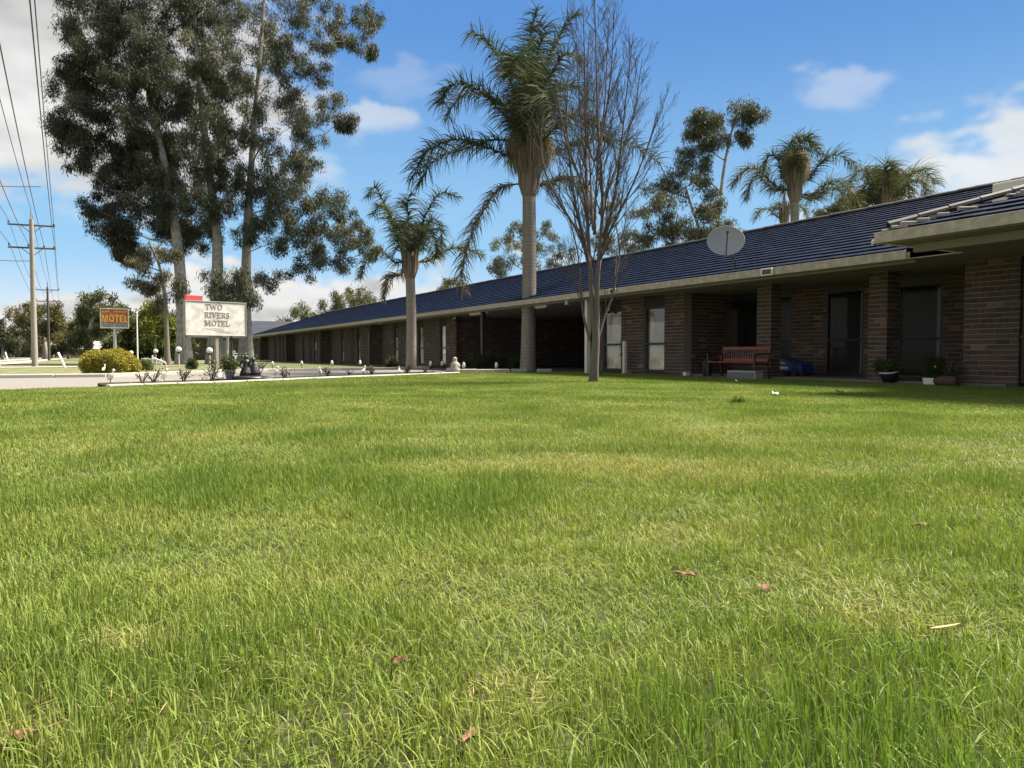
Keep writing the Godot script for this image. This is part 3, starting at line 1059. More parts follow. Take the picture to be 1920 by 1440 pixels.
	while jz > -60.0:
		panel(motel, "gutter_joint", Vector3(EAVE - 0.1215, SOFFIT - 0.013, jz - 0.025), Vector3(EAVE - 0.1, GUTTER_TOP - 0.02, jz + 0.025), mats["gutter"], 0.002)
		jz -= rnd(2.6, 3.4)
	# porch roof that juts out over the entrance, hipped at its end
	var PX := 9.96
	var pz := -6.98
	var ph := GUTTER_TOP
	var run := 5.2
	var rise := run * (RIDGE_H - GUTTER_TOP) / (RIDGE_X - EAVE)
	var pa := Vector3(PX, ph, pz)
	var pr := Vector3(PX + run, ph + rise, pz + run * 0.98)
	var pn := Vector3(PX + run, ph + rise, NEAR_END)
	var pb := Vector3(PX, ph, NEAR_END)
	var pu := MB.new()
	var dn := Vector3(0, -0.03, 0)
	pu.oquad(pa + dn, pb + dn, pn + dn, pr + dn, Vector3(PX + 3, 0, 0))
	pu.otri(pa + dn, pr + dn, Vector3(PX + run, ph, pz) + dn, Vector3(PX + 3, 0, 0))
	put(motel, "porch_underlay", pu, mats["underlay"])
	var psl := Vector3(run, rise, 0)
	var psd := psl.normalized()
	var pnm := Vector3(-psd.y, psd.x, 0)
	var gx2 := []
	var gc2 := []
	for row in floori(psl.length() / 0.33):
		var s := (row + 0.5) * 0.33
		var zz := NEAR_END
		var off := 0.15 if row % 2 else 0.0
		while zz - 0.3 > pz + s / psl.length() * run * 0.98:
			var p := pa + psd * s + pnm * (0.008 + rnd(0.0, 0.008))
			p.z = zz - 0.15 - off * 0.6
			gx2.append(Transform3D(Basis(psd, pnm, Vector3(0, 0, 1)) * Basis(Vector3(0, 0, 1), rnd(-0.006, 0.005)), p))
			gc2.append(tones[rng.randi() % 4])
			zz -= 0.3
	scatter(motel, "porch_tiling", tile, gx2, gc2).set_meta("kind", "stuff")
	# hip capping of the porch, bedded in pale crumbling mortar
	var hd := (pr - pa).normalized()
	var hs := hd.cross(Vector3.UP).normalized()
	var mortar_pale := mat("pale_mortar", Color(0.42, 0.37, 0.36), 0.95, {"tex": grain, "scale": 3.0, "bump": 0.6})
	for k in 15:
		var at := pa + hd * (0.25 + k * 0.4) + Vector3(0, 0.07, 0)
		var o3 := part(motel, "hip_tile", cap)
		o3.transform = Transform3D(Basis(-hs, hs.cross(hd) * -1.0 if hs.cross(hd).y < 0 else hs.cross(hd), hd) * Basis(Vector3(0, 0, 1), rnd(-0.1, 0.1)), at)
		if k % 4 != 3:
			var mm := MB.new()
			for j in 3:
				mm.box(Transform3D(Basis(hs, Vector3.UP, hd).orthonormalized() * Basis(Vector3.UP, rnd(-0.3, 0.3)), at - hs * rnd(0.08, 0.17) + hd * rnd(-0.2, 0.2) + Vector3(0, -0.05, 0)), Vector3(rnd(0.06, 0.12), rnd(0.03, 0.07), rnd(0.12, 0.3)), 0.012)
				mm.box(Transform3D(Basis(hs, Vector3.UP, hd).orthonormalized() * Basis(Vector3.UP, rnd(-0.3, 0.3)), at + hs * rnd(0.08, 0.17) + hd * rnd(-0.2, 0.2) + Vector3(0, -0.05, 0)), Vector3(rnd(0.06, 0.12), rnd(0.03, 0.07), rnd(0.12, 0.3)), 0.012)
			put(motel, "mortar_bedding", mm, mortar_pale)
	var pg := MB.new()
	pg.slab(Vector3(PX - 0.115, SOFFIT - 0.01, pz - 0.1), Vector3(PX - 0.1, GUTTER_TOP - 0.005, NEAR_END), 0.003)
	pg.slab(Vector3(PX - 0.1, SOFFIT - 0.01, pz - 0.098), Vector3(PX, SOFFIT + 0.002, NEAR_END))
	pg.slab(Vector3(PX - 0.118, GUTTER_TOP - 0.018, pz - 0.102), Vector3(PX - 0.094, GUTTER_TOP + 0.002, NEAR_END), 0.004)
	pg.slab(Vector3(PX, SOFFIT - 0.015, pz - 0.09), Vector3(PX + 0.02, GUTTER_TOP - 0.02, NEAR_END))
	pg.slab(Vector3(PX - 0.1, SOFFIT - 0.012, pz - 0.1), Vector3(EAVE - 0.13, GUTTER_TOP - 0.006, pz - 0.085), 0.003)
	put(motel, "porch_gutter", pg, mats["gutter"])
	var pe := MB.new()
	pe.slab(Vector3(PX - 0.1, SOFFIT - 0.03, pz - 0.17), Vector3(PX - 0.02, SOFFIT + 0.06, pz - 0.105), 0.02)
	put(motel, "gutter_outlet", pe, mat("zinc", Color(0.5, 0.5, 0.5), 0.4, {"metal": 0.6}))
	panel(motel, "porch_soffit", Vector3(PX + 0.02, SOFFIT + 0.004, pz - 0.08), Vector3(EAVE + 0.02, SOFFIT + 0.024, NEAR_END), mats["soffit"])
	panel(motel, "soffit", Vector3(EAVE + 0.024, SOFFIT, zg), Vector3(16.7, SOFFIT + 0.02, NEAR_END), mats["soffit"])
	panel(motel, "porch_beam", Vector3(PX + 0.5, SOFFIT - 0.12, pz + 0.1), Vector3(PX + 0.62, SOFFIT - 0.0, NEAR_END), mats["soffit"], 0.006)
	# a pier out of the picture carries the porch
	brick_pier("brick_pillar", Vector3(PX + 0.4, 0, -1.5), Vector3(PX + 0.8, SOFFIT - 0.12, -1.1), {"front": false, "side": false})
	brick_pier("brick_pillar", Vector3(PX + 0.4, 0, NEAR_END - 0.5), Vector3(PX + 0.8, SOFFIT - 0.12, NEAR_END - 0.1), {"front": false, "side": false})


# ---------------------------------------------------------------- trees, palms, shrubs
func leaf_cluster(key: String, count: int, radius: float, ln: float, wd: float, droop: float, tone: Color, odd: Color) -> ArrayMesh:
	if mats.has("mesh_" + key):
		return mats["mesh_" + key]
	var m := mat("leaf_" + key, Color(1, 1, 1), 0.6, {"vc": true, "back": Color(0.4, 0.45, 0.25), "spec": 0.4, "two": true})
	var b := MB.new()
	for k in count:
		var p := rdir() * radius * pow(rng.randf(), 0.5)
		var d := (rdir() + Vector3.DOWN * droop).normalized()
		var a := d.cross(rdir()).normalized()
		var t := tone.lerp(odd, rng.randf() * 0.5 if rng.randf() < 0.8 else 1.0) * rnd(0.75, 1.25)
		b.leaf(p, d, a, ln * rnd(0.7, 1.3), wd * rnd(0.7, 1.2), t)
	var twig := MB.new()
	for k in maxi(3, count / 12):
		var p := rdir() * radius * 0.9
		b.tube([p * 0.1, p * 0.6 + Vector3(0, 0.02, 0), p], [0.006, 0.004, 0.002], 3, Color(0.1, 0.08, 0.06), false)
	mats["mesh_" + key] = b.finish(m)
	return mats["mesh_" + key]

func spline(p: Array, n: int) -> Array:
	var c := Curve3D.new()
	for k in p.size():
		var t: Vector3 = (p[mini(k + 1, p.size() - 1)] - p[maxi(k - 1, 0)]) / 6.0
		c.add_point(p[k], -t, t)
	c.bake_interval = 0.1
	var out := []
	var ln := c.get_baked_length()
	for k in n + 1:
		out.append(c.sample_baked(ln * k / n, true))
	return out

func gum(called: String, label: String, path: Array, r0: float, r1: float, clumps: Array, opt := {}) -> Node3D:
	# path: trunk points from the ground up; clumps: [middle, radius] of foliage
	var base: Vector3 = path[0]
	var t := thing(called, label, opt.get("category", "tree"), base, 0.0, opt.get("group", ""))
	var tr := spline(path, 16)
	var b := MB.new()
	var rad := []
	for k in tr.size():
		var f := float(k) / (tr.size() - 1)
		rad.append(lerpf(r0, r1, pow(f, 0.8)) * (1.0 + 0.35 * exp(-f * 22.0)) * rnd(0.95, 1.05))
	b.tube(tr, rad, 10)
	var leafkey: String = opt.get("leaf", "gum")
	var dens: float = opt.get("density", 1.0)
	var xf := []
	var cl := []
	var limb_r: float = opt.get("limb", 0.3)
	# every limb springs from the trunk or from a limb already grown, whichever is handier, so that they fork
	var nodes := []
	for k in range(int(tr.size() * opt.get("clear", 0.3)), tr.size()):
		nodes.append([tr[k], rad[k]])
	var order := clumps.duplicate()
	var mid_trunk: Vector3 = tr[tr.size() / 2]
	order.sort_custom(func(u, w): return Vector2(u[0].x - mid_trunk.x, u[0].z - mid_trunk.z).length() < Vector2(w[0].x - mid_trunk.x, w[0].z - mid_trunk.z).length())
	for q in order:
		var m: Vector3 = q[0]
		var r: float = q[1]
		var s: Vector3 = tr[-1]
		var sr: float = r1
		var bd := 1e9
		for nd in nodes:
			var fl := Vector2(m.x - nd[0].x, m.z - nd[0].z).length()
			var up: float = m.y - nd[0].y
			var cost: float = nd[0].distance_to(m) + maxf(0.0, fl * 0.45 * opt.get("rise", 0.9) - up) * 1.6
			if cost < bd:
				bd = cost
				s = nd[0]
				sr = nd[1]
		var le := s.distance_to(m)
		var mid := s.lerp(m, 0.5) + Vector3(rnd(-0.13, 0.13), rnd(-0.14, 0.06), rnd(-0.13, 0.13)) * le
		var lr := clampf(sr * 0.62, 0.022, limb_r * (0.1 + 0.045 * le))
		var lp := spline([s, mid + rdir() * le * 0.06, m], 7)
		var lrad := []
		for k in lp.size():
			lrad.append(lerpf(lr, maxf(lr * 0.38, 0.014), float(k) / 7.0))
			if k > 1:
				nodes.append([lp[k], lrad[k]])
		b.tube(lp, lrad, 6)
		for k in opt.get("twigs", 6):
			var e := m + rdir() * r * Vector3(1, 0.8, 1) * rnd(0.5, 1.0)
			var s2: Vector3 = lp[3 + rng.randi() % 4]
			var mm := s2.lerp(e, 0.5) + rdir() * r * 0.15
			b.tube(spline([s2, mm, e], 4), [lr * 0.35, lr * 0.28, lr * 0.2, lr * 0.14, lr * 0.07], 4, Color.WHITE, false)
		# foliage gathers in smaller tufts so that sky shows between
		var tufts := ceili(8.6 * dens * clampf(r, 0.6, 2.5))
		for k in tufts:
			var p := m + rdir() * r * Vector3(1.05, 0.85, 1.05) * pow(rng.randf(), 0.4) * 1.12
			var tr2 := r * rnd(0.24, 0.45)
			if k % 2 == 0:
				p = m + (p - m) * rnd(1.1, 1.55)
			var tone := rnd(0.65, 1.35)
			for j in ceili(opt.get("per_tuft", 9.0)):
				var pp := p + rdir() * tr2 * Vector3(0.9, 1.25, 0.9) * pow(rng.randf(), 0.6) - Vector3(0, tr2 * 0.3, 0)
				var sc: float = rnd(0.7, 1.25) * opt.get("size", 1.0)
				xf.append(Transform3D(Basis(Vector3.UP, rnd(0, TAU)) * Basis(Vector3.RIGHT, rnd(-0.5, 0.5)) * Basis().scaled(Vector3(sc, sc, sc)), pp - base))
				var c: Color = opt.get("tint", Color(1, 1, 1))
				cl.append(Color(c.r * tone * rnd(0.92, 1.08), c.g * tone, c.b * tone))
	put(t, "trunk", b, opt.get("bark", mats["gum_bark"]), base)
	var cr := scatter(t, "crown", mats["mesh_" + leafkey], xf, cl)
	cr.set_meta("kind", "stuff")
	return t

func px_clumps(list: Array, dist: float, spread: float) -> Array:
	var out := []
	for q in list:
		var d := dist + rnd(-spread, spread)
		out.append([at_depth(q[0], q[1], d), q[2] * d / F])
	return out

func px_path(list: Array, dist: float) -> Array:
	var out := []
	for q in list:
		out.append(at_depth(q[0], q[1], dist + (q[2] if q.size() > 2 else 0.0)))
	var f: Vector3 = out[0]
	f.y = -0.05
	out[0] = f
	return out

func build_gums() -> void:
	mat("gum_bark", Color(0.44, 0.41, 0.37), 0.85, {"tex": blotch, "scale": Vector3(1.2, 0.35, 1.2), "bump": 2.0})
	mat("grey_bark", Color(0.22, 0.195, 0.165), 0.9, {"tex": grain, "scale": Vector3(2, 0.5, 2)})
	mat("dark_bark", Color(0.09, 0.075, 0.06), 0.9, {"tex": grain, "scale": Vector3(2, 0.5, 2)})
	leaf_cluster("gum", 46, 0.42, 0.19, 0.042, 1.3, Color(0.066, 0.08, 0.054), Color(0.09, 0.09, 0.064))
	leaf_cluster("bush", 60, 0.3, 0.13, 0.05, 0.2, Color(0.05, 0.075, 0.028), Color(0.09, 0.1, 0.035))
	leaf_cluster("far", 40, 0.65, 0.34, 0.1, 0.6, Color(0.055, 0.068, 0.035), Color(0.085, 0.085, 0.045))
	var D := 46.0
	var grp := "tall gum trees behind the motel sign"
	# the dense dark tree whose crown hangs over the road
	gum("gum_tree", "dark dense gum tree whose crown hangs towards the power lines", px_path([[345, 680], [343, 600], [335, 480], [318, 360], [290, 220], [262, 90], [250, -60]], D), 0.44, 0.07,
		px_clumps([[177, 39, 50], [254, 23, 42], [250, -40, 50], [170, -40, 45], [188, 78, 38], [126, 50, 16], [134, 128, 22], [138, 187, 42], [110, 233, 25], [188, 163, 42], [153, 241, 38], [188, 272, 38], [157, 303, 18], [235, 136, 38], [254, 187, 40], [247, 233, 38], [223, 292, 38], [278, 249, 34], [235, 350, 38], [216, 408, 36], [177, 389, 22], [227, 447, 26], [223, 482, 16], [278, 389, 38], [204, 120, 30], [160, 90, 26], [245, 430, 26], [205, 340, 24], [215, 50, 34], [270, 70, 34], [265, 150, 34], [180, 210, 30], [290, 310, 30], [250, 300, 30], [260, 470, 22]], D, 2.4),
		{"group": grp, "density": 1.3, "tint": Color(0.72, 0.74, 0.74), "per_tuft": 9.0, "clear": 0.35})
	gum("gum_tree", "olive leaved gum tree with forked pale trunk in the middle of its group", px_path([[403, 682], [404, 600], [408, 470], [400, 380], [385, 260], [370, 120], [360, -60]], D + 1.5), 0.46, 0.07,
		px_clumps([[293, 117, 40], [332, 23, 40], [352, 105, 44], [391, 90, 40], [313, 194, 44], [371, 175, 44], [430, 163, 42], [352, 280, 52], [301, 280, 38], [402, 272, 44], [379, 350, 48], [332, 330, 44], [363, 447, 26], [402, 436, 22], [310, 380, 32], [350, 400, 36], [420, 330, 36], [330, -50, 50], [400, -40, 50], [300, 330, 30], [340, 230, 36], [320, 150, 38], [370, 40, 40], [400, 130, 38], [420, 220, 34], [360, 420, 28], [310, 430, 24], [395, 395, 30]], D + 1.5, 2.2),
		{"group": grp, "density": 1.18, "tint": Color(1.05, 1.04, 0.9), "per_tuft": 7.5})
	gum("gum_tree", "gum tree with long bare limb ends reaching towards the palms", px_path([[461, 682], [461, 600], [462, 480], [468, 360], [478, 220], [488, 100], [500, -60]], D + 3.0), 0.42, 0.06,
		px_clumps([[410, 50, 38], [449, 23, 36], [488, 78, 34], [566, 23, 30], [624, 31, 26], [682, 31, 20], [702, 37, 12], [667, 78, 18], [698, 93, 11], [546, 101, 24], [593, 136, 26], [480, 187, 38], [538, 183, 28], [554, 233, 42], [604, 194, 24], [635, 226, 20], [659, 233, 14], [577, 257, 30], [449, 330, 36], [519, 319, 36], [554, 303, 22], [507, 389, 36], [566, 369, 42], [612, 381, 32], [659, 412, 24], [682, 443, 15], [577, 447, 34], [527, 447, 28], [636, 486, 22], [698, 467, 12], [468, 440, 20], [507, 525, 20], [449, 545, 18], [500, -40, 50], [580, -30, 40], [640, 450, 22], [600, 480, 20], [440, 250, 30], [500, 260, 30], [520, 60, 34], [530, 140, 30], [460, 120, 36], [610, 80, 22], [640, 70, 18], [570, 310, 26], [490, 420, 24], [545, 400, 30], [600, 430, 26], [650, 450, 18], [560, 500, 18], [475, 370, 28], [520, 350, 30]], D + 3.0, 2.4),
		{"group": grp, "density": 1.05, "per_tuft": 6.5, "tint": Color(1.0, 1.02, 1.0)})
	gum("gum_tree", "slender leaning gum tree with thin crown and brown dead leaves", px_path([[314, 690], [312, 610], [308, 540], [296, 490], [280, 455]], D - 4.0), 0.17, 0.05,
		px_clumps([[278, 459, 20], [266, 494, 18], [309, 517, 18], [262, 530, 14], [330, 540, 16], [285, 545, 14], [300, 570, 14], [320, 480, 14]], D - 4.0, 1.0),
		{"group": grp, "density": 0.7, "tint": Color(1.15, 1.0, 0.85), "per_tuft": 6.0, "bark": mats["grey_bark"]})
	gum("gum_tree", "young gum tree with drooping leaves behind the motel sign", px_path([[425, 684], [428, 600], [432, 560], [440, 520]], D - 6.0), 0.09, 0.03,
		px_clumps([[410, 545, 18], [440, 540, 18], [470, 560, 16], [400, 525, 14], [455, 520, 14]], D - 6.0, 1.0), {"group": grp, "density": 0.8, "per_tuft": 6.0})
	# behind the motel roof
	var g2 := "trees standing behind the motel roof"
	gum("gum_tree", "tall thin gum tree with tufted top above the satellite dish", px_path([[1340, 560], [1345, 440], [1352, 360], [1362, 290], [1380, 215]], 44.0), 0.22, 0.06,
		px_clumps([[1385, 203, 24], [1405, 205, 18], [1340, 220, 15], [1310, 225, 16], [1298, 255, 14], [1345, 262, 20], [1320, 275, 16], [1290, 290, 13], [1395, 258, 9], [1330, 240, 14]], 44.0, 1.2),
		{"group": g2, "density": 1.0, "per_tuft": 7.0, "clear": 0.35, "rise": 1.6})
	gum("gum_tree", "bushy gum tree with pale forked limbs beside the satellite dish", px_path([[1318, 560], [1312, 450], [1300, 400], [1285, 350]], 42.0), 0.2, 0.06,
		px_clumps([[1250, 345, 30], [1320, 325, 26], [1285, 335, 26], [1235, 385, 26], [1270, 420, 30], [1330, 395, 26], [1365, 425, 24], [1225, 430, 22], [1245, 450, 24], [1300, 450, 28], [1350, 380, 18], [1380, 455, 16], [1340, 445, 24]], 42.0, 1.5),
		{"group": g2, "density": 0.85, "per_tuft": 7.0, "tint": Color(1.1, 1.05, 0.9)})
	gum("gum_tree", "small round gum tree behind the roof beside the tall palm trunk", px_path([[985, 600], [985, 520], [982, 480], [985, 430]], 60.0), 0.2, 0.06,
		px_clumps([[945, 450, 18], [970, 428, 20], [1003, 435, 22], [955, 488, 20], [1010, 478, 22], [1032, 432, 14], [930, 497, 14], [985, 465, 22], [1035, 490, 16], [1060, 470, 14]], 60.0, 1.5),
		{"group": g2, "density": 0.7, "per_tuft": 6.0, "tint": Color(1.4, 1.35, 1.1)})
	gum("gum_tree", "sparse grey gum tree behind the roof beyond the leafless tree", px_path([[1165, 600], [1163, 500], [1160, 450], [1150, 400]], 52.0), 0.18, 0.05,
		px_clumps([[1120, 450, 18], [1160, 395, 22], [1180, 430, 20], [1150, 460, 20], [1190, 470, 18], [1110, 490, 14], [1205, 400, 16]], 52.0, 1.5),
		{"group": g2, "density": 0.6, "per_tuft": 6.0, "tint": Color(1.4, 1.3, 1.1)})
	gum("broadleaf_tree", "dark rounded tree behind the ridge between two palms", px_path([[1640, 560], [1640, 420], [1645, 370]], 40.0), 0.25, 0.1,
		px_clumps([[1600, 370, 22], [1640, 345, 24], [1665, 365, 22], [1575, 390, 20], [1620, 385, 26], [1655, 330, 16], [1545, 395, 16]], 40.0, 1.2),
		{"group": g2, "density": 1.1, "per_tuft": 8.0, "tint": Color(0.85, 0.95, 0.9)})
	# beyond the far end of the roof
	for q in [["gum_tree", "pale green feathery tree over the far end of the roof", 575, 585, 20], ["gum_tree", "yellowish small tree poking above the ridge of the rooms", 622, 580, 18], ["gum_tree", "light green tree above the ridge by the small palm", 660, 560, 22], ["gum_tree", "dark tipped conifer shaped tree above the ridge of the rooms", 690, 565, 16], ["gum_tree", "faint grey tree just above the ridge past the small palm", 840, 535, 14]]:
		gum(q[0], q[1], px_path([[q[2], 650], [q[2], 600], [q[2] + 2, q[3]]], 105.0), 0.3, 0.1, px_clumps([[q[2], q[3], q[4]], [q[2] - q[4], q[3] + 10, q[4] * 0.8], [q[2] + q[4], q[3] + 8, q[4] * 0.8], [q[2], q[3] + 18, q[4]]], 105.0, 2.0),
			{"leaf": "far", "density": 0.45, "per_tuft": 5.0, "tint": Color(1.35, 1.35, 1.0), "group": g2})
	# across the road and behind the signs
	var g3 := "trees along the road"
	gum("roadside_tree", "spreading tree with brownish crown beside the tall power pole", px_path([[85, 668], [83, 640], [80, 610]], 92.0), 0.35, 0.15,
		px_clumps([[35, 600, 20], [60, 588, 20], [85, 590, 18], [110, 600, 16], [50, 620, 20], [90, 618, 18], [120, 622, 14], [25, 630, 18], [70, 640, 16]], 92.0, 3.0),
		{"leaf": "far", "density": 0.6, "per_tuft": 7.0, "tint": Color(1.5, 1.25, 0.9), "group": g3})
	gum("roadside_tree", "tall rounded tree with dark trunks behind the orange sign", px_path([[167, 672], [168, 640], [172, 605], [185, 580]], 78.0), 0.4, 0.15,
		px_clumps([[165, 592, 20], [190, 576, 22], [215, 580, 22], [150, 612, 18], [232, 600, 16], [180, 605, 20], [205, 600, 20], [145, 635, 14], [160, 625, 16]], 78.0, 2.5),
		{"leaf": "far", "density": 0.7, "per_tuft": 8.0, "tint": Color(1.15, 1.15, 0.95), "group": g3})
	gum("roadside_tree", "dark trees massed behind the flagpole and globe lamps", px_path([[262, 676], [262, 640], [265, 610]], 64.0), 0.3, 0.1,
		px_clumps([[245, 600, 16], [262, 612, 18], [285, 605, 18], [240, 630, 18], [268, 640, 20], [295, 630, 20], [320, 625, 18], [250, 655, 16], [280, 658, 16], [310, 652, 18], [335, 650, 14], [225, 650, 16], [205, 655, 12], [300, 590, 14]], 64.0, 2.0),
		{"leaf": "far", "density": 0.9, "per_tuft": 8.0, "tint": Color(0.9, 1.0, 0.7), "group": g3})
	gum("roadside_tree", "yellow green climbing foliage beside the slender gum trunk", px_path([[290, 676], [292, 640], [295, 600]], 58.0), 0.12, 0.05,
		px_clumps([[285, 590, 12], [298, 600, 12], [280, 610, 11], [300, 620, 12], [290, 575, 9]], 58.0, 1.0),
		{"leaf": "far", "density": 0.8, "per_tuft": 6.0, "tint": Color(1.9, 1.9, 0.6), "group": g3})
	gum("roadside_tree", "low dark tree beyond the thin road poles", px_path([[128, 668], [128, 640]], 100.0), 0.2, 0.1,
		px_clumps([[120, 635, 12], [135, 632, 12], [150, 648, 12], [108, 650, 10], [128, 652, 12]], 100.0, 2.0), {"leaf": "far", "density": 0.7, "per_tuft": 7.0, "tint": Color(1.0, 1.05, 0.9), "group": g3})
	gum("roadside_tree", "dark shrubby tree at the road edge past the leaning posts", px_path([[5, 668], [5, 645]], 84.0), 0.2, 0.1,
		px_clumps([[-10, 640, 16], [10, 648, 12], [25, 652, 10], [-30, 625, 20], [-5, 615, 14]], 84.0, 2.0), {"leaf": "far", "density": 0.8, "per_tuft": 7.0, "tint": Color(0.7, 0.8, 0.7), "group": g3})
	# the far wood that closes the view, which reads as one mass
	var xf := []
	var cl := []
	for k in 2600:
		var a := rnd(-0.72, -0.30)
		var d := rnd(150.0, 190.0)
		var p := Vector3(0, 0, 0) + (Vector3(fw.x, 0, fw.z).normalized() * d + rt * a * d)
		p.y = rnd(0.0, 1.0) * (6.0 + 2.5 * sin(a * 40.0) + 1.5 * sin(a * 97.0))
		xf.append(Transform3D(Basis(Vector3.UP, rnd(0, TAU)).scaled(Vector3(2.4, 2.4, 2.4)), p))
		var j := rnd(0.7, 1.3)
		cl.append(Color(j, j, j))
	var tl := scatter(self, "treeline", mats["mesh_far"], xf, cl)
	tl.set_meta("kind", "stuff")
	tag(tl, "distant grey green wood closing the view along the road", "woodland")


# ---- palms
func frond(parent: Node3D, pts: Array, base: Vector3, leaflet: float, count: int, look: String, hang := 0.7) -> void:
	var b := MB.new()
	var sp := spline(pts, 22)
	var rr := []
	for k in sp.size():
		rr.append(lerpf(0.032, 0.005, float(k) / 22.0))
	var stem := Color(0.11, 0.105, 0.05) if look != "dead" else Color(0.2, 0.16, 0.11)
	b.tube(sp, rr, 5, stem, false)
	var green := Color(0.05, 0.066, 0.036) if look == "green" else (Color(0.105, 0.11, 0.065) if look == "pale" else Color(0.19, 0.155, 0.11))
	for k in count:
		var f := 0.1 + 0.9 * (k + rng.randf()) / count
		var i := clampf(f * 22.0, 0.0, 21.99)
		var p: Vector3 = sp[int(i)].lerp(sp[int(i) + 1], i - int(i))
		var dir: Vector3 = (sp[mini(int(i) + 1, 22)] - sp[maxi(int(i) - 1, 0)]).normalized()
		var side := dir.cross(Vector3.UP)
		if side.length() < 0.1:
			side = dir.cross(Vector3.RIGHT)
		side = side.normalized()
		var upn := side.cross(dir)
		var ang := rnd(-0.6, 0.95)          # plumose: leaflets leave the stem at many angles
		var s := 1.0 if rng.randf() < 0.5 else -1.0
		var out := (side * s * cos(ang) + upn * sin(ang) + dir * rnd(0.2, 0.75)).normalized()
		var ln := leaflet * (0.55 + 0.45 * sin(PI * clampf(f * 0.95, 0.0, 1.0))) * rnd(0.75, 1.15)
		var wd := 0.03 * rnd(0.7, 1.2)
		var q := p
		var dd := out
		var col := green * rnd(0.7, 1.35)
		col = col.lerp(Color(0.16, 0.12, 0.07), 0.35 * rng.randf() * f)
		var ac := dd.cross(rdir()).normalized()
		var k0 := b.v.size()
		var segs := 4
		for j in segs + 1:
			var w := wd * (1.0 - pow(float(j) / segs, 2.0) * 0.9)
			var nn := ac.cross(dd).normalized()
			b.v.append(q - ac * w * 0.5); b.v.append(q + ac * w * 0.5)
			b.n.append(nn); b.n.append(nn)
			b.c.append(col); b.c.append(col)
			q += dd * ln / segs
			dd = (dd + Vector3.DOWN * hang * rnd(0.25, 0.5)).normalized()
			ac = (ac - dd * ac.dot(dd)).normalized()
		for j in segs:
			var n0 := k0 + j * 2
			b.idx.append_array(PackedInt32Array([n0, n0 + 2, n0 + 1, n0 + 1, n0 + 2, n0 + 3]))
	put(parent, "frond", b, mats["palm_leaf"], base)

func palm(label: String, foot_at: Vector3, top: Vector3, r0: float, fronds: Array, leaflet: float, count: int, skirt: float) -> Node3D:
	# fronds: arrays of world points, the last entry names the look
	var t := thing("palm_tree", label, "palm", foot_at)
	var b := MB.new()
	var n := 100
	var pts := []
	var rad := []
	for k in n + 1:
		var f := float(k) / n
		pts.append(foot_at.lerp(top, f) + Vector3(sin(f * 3.0) * 0.03, 0, cos(f * 2.0) * 0.02))
		rad.append(r0 * (1.0 + 0.1 * exp(-f * 18.0)) * (1.0 - 0.12 * f) * (1.0 + (0.022 if k % 2 == 0 else 0.0) + rnd(-0.012, 0.012)))
	b.tube(pts, rad, 16)
	for k in pts.size():
		# leaf scars ring the trunk, old and dark
		for s in 16:
			b.c[k * 16 + s] = Color(0.78, 0.76, 0.74) * rnd(0.85, 1.15) if k % 2 == 1 else Color(1, 1, 1) * rnd(0.85, 1.05)
	put(t, "trunk", b, mats["palm_bark"], foot_at)
	# swollen leaf bases under the crown
	var up := (top - foot_at).normalized()
	var bo := MB.new()
	bo.lathe([Vector2(r0 * 0.9, -0.05), Vector2(r0 * 1.15, 0.1), Vector2(r0 * 1.32, 0.3), Vector2(r0 * 1.3, 0.6), Vector2(r0 * 1.05, 0.95), Vector2(r0 * 0.6, 1.4), Vector2(0.04, 1.9)], 14, Transform3D(Basis(), top))
	for k in 9:
		var a := TAU * k / 9.0 + rnd(-0.2, 0.2)
		var d := Vector3(cos(a), 0, sin(a))
		bo.tube([top + d * r0 * 0.95 + Vector3(0, 0.02, 0), top + d * r0 * 1.25 + Vector3(0, 0.35, 0), top + d * r0 * 1.35 + Vector3(0, 0.75, 0), top + d * r0 * 2.0 + Vector3(0, 1.3, 0)], [0.02, 0.075, 0.06, 0.025], 6)
	put(t, "leaf_bases", bo, mats["palm_boot"], foot_at)
	if skirt > 0.0:
		# hanging fruit stalks and fibre round the heart of the crown
		var sk := MB.new()
		for k in 1100:
			var a := rnd(0, TAU)
			var d := Vector3(cos(a), 0, sin(a))
			var h := rnd(0.9, 2.0)
			var o := rnd(0.15, 1.0)
			var s := top + Vector3(0, 1.55 + rnd(0.0, 0.75), 0) + d * 0.12
			var e := top + Vector3(0, 1.15 - o * 0.15 + rnd(-0.5, 0.45), 0) + d * skirt * o * rnd(0.7, 1.1)
			var m := s.lerp(e, 0.5) + d * skirt * 0.45 + Vector3(0, 0.25, 0)
			var tone := Color(0.26, 0.22, 0.125) * rnd(0.55, 1.35)
			sk.tube(spline([s, m, e], 4), [0.009, 0.009, 0.008, 0.007, 0.004], 3, tone, false)
			h += 0.0
		put(t, "fruit_stalks", sk, mat("stalks", Color(1, 1, 1), 0.8, {"vc": true}), foot_at)
	for f in fronds:
		var look: String = f[-1]
		var p: Array = f.slice(0, f.size() - 1)
		frond(t, p, foot_at, leaflet * (0.8 if look == "dead" else 1.0), count, look, 1.1 if look == "dead" else 0.7)
	return t

func px_fronds(list: Array, dist: float, top: Vector3) -> Array:
	# each: look, then pixel points [x, y, depth shift]; all start at the heart of the crown
	var out := []
	for q in list:
		var a := [top + Vector3(0, q[1], 0)]
		for k in range(2, q.size()):
			a.append(at_depth(q[k][0], q[k][1], dist + q[k][2]))
		a.append(q[0])
		out.append(a)
	return out

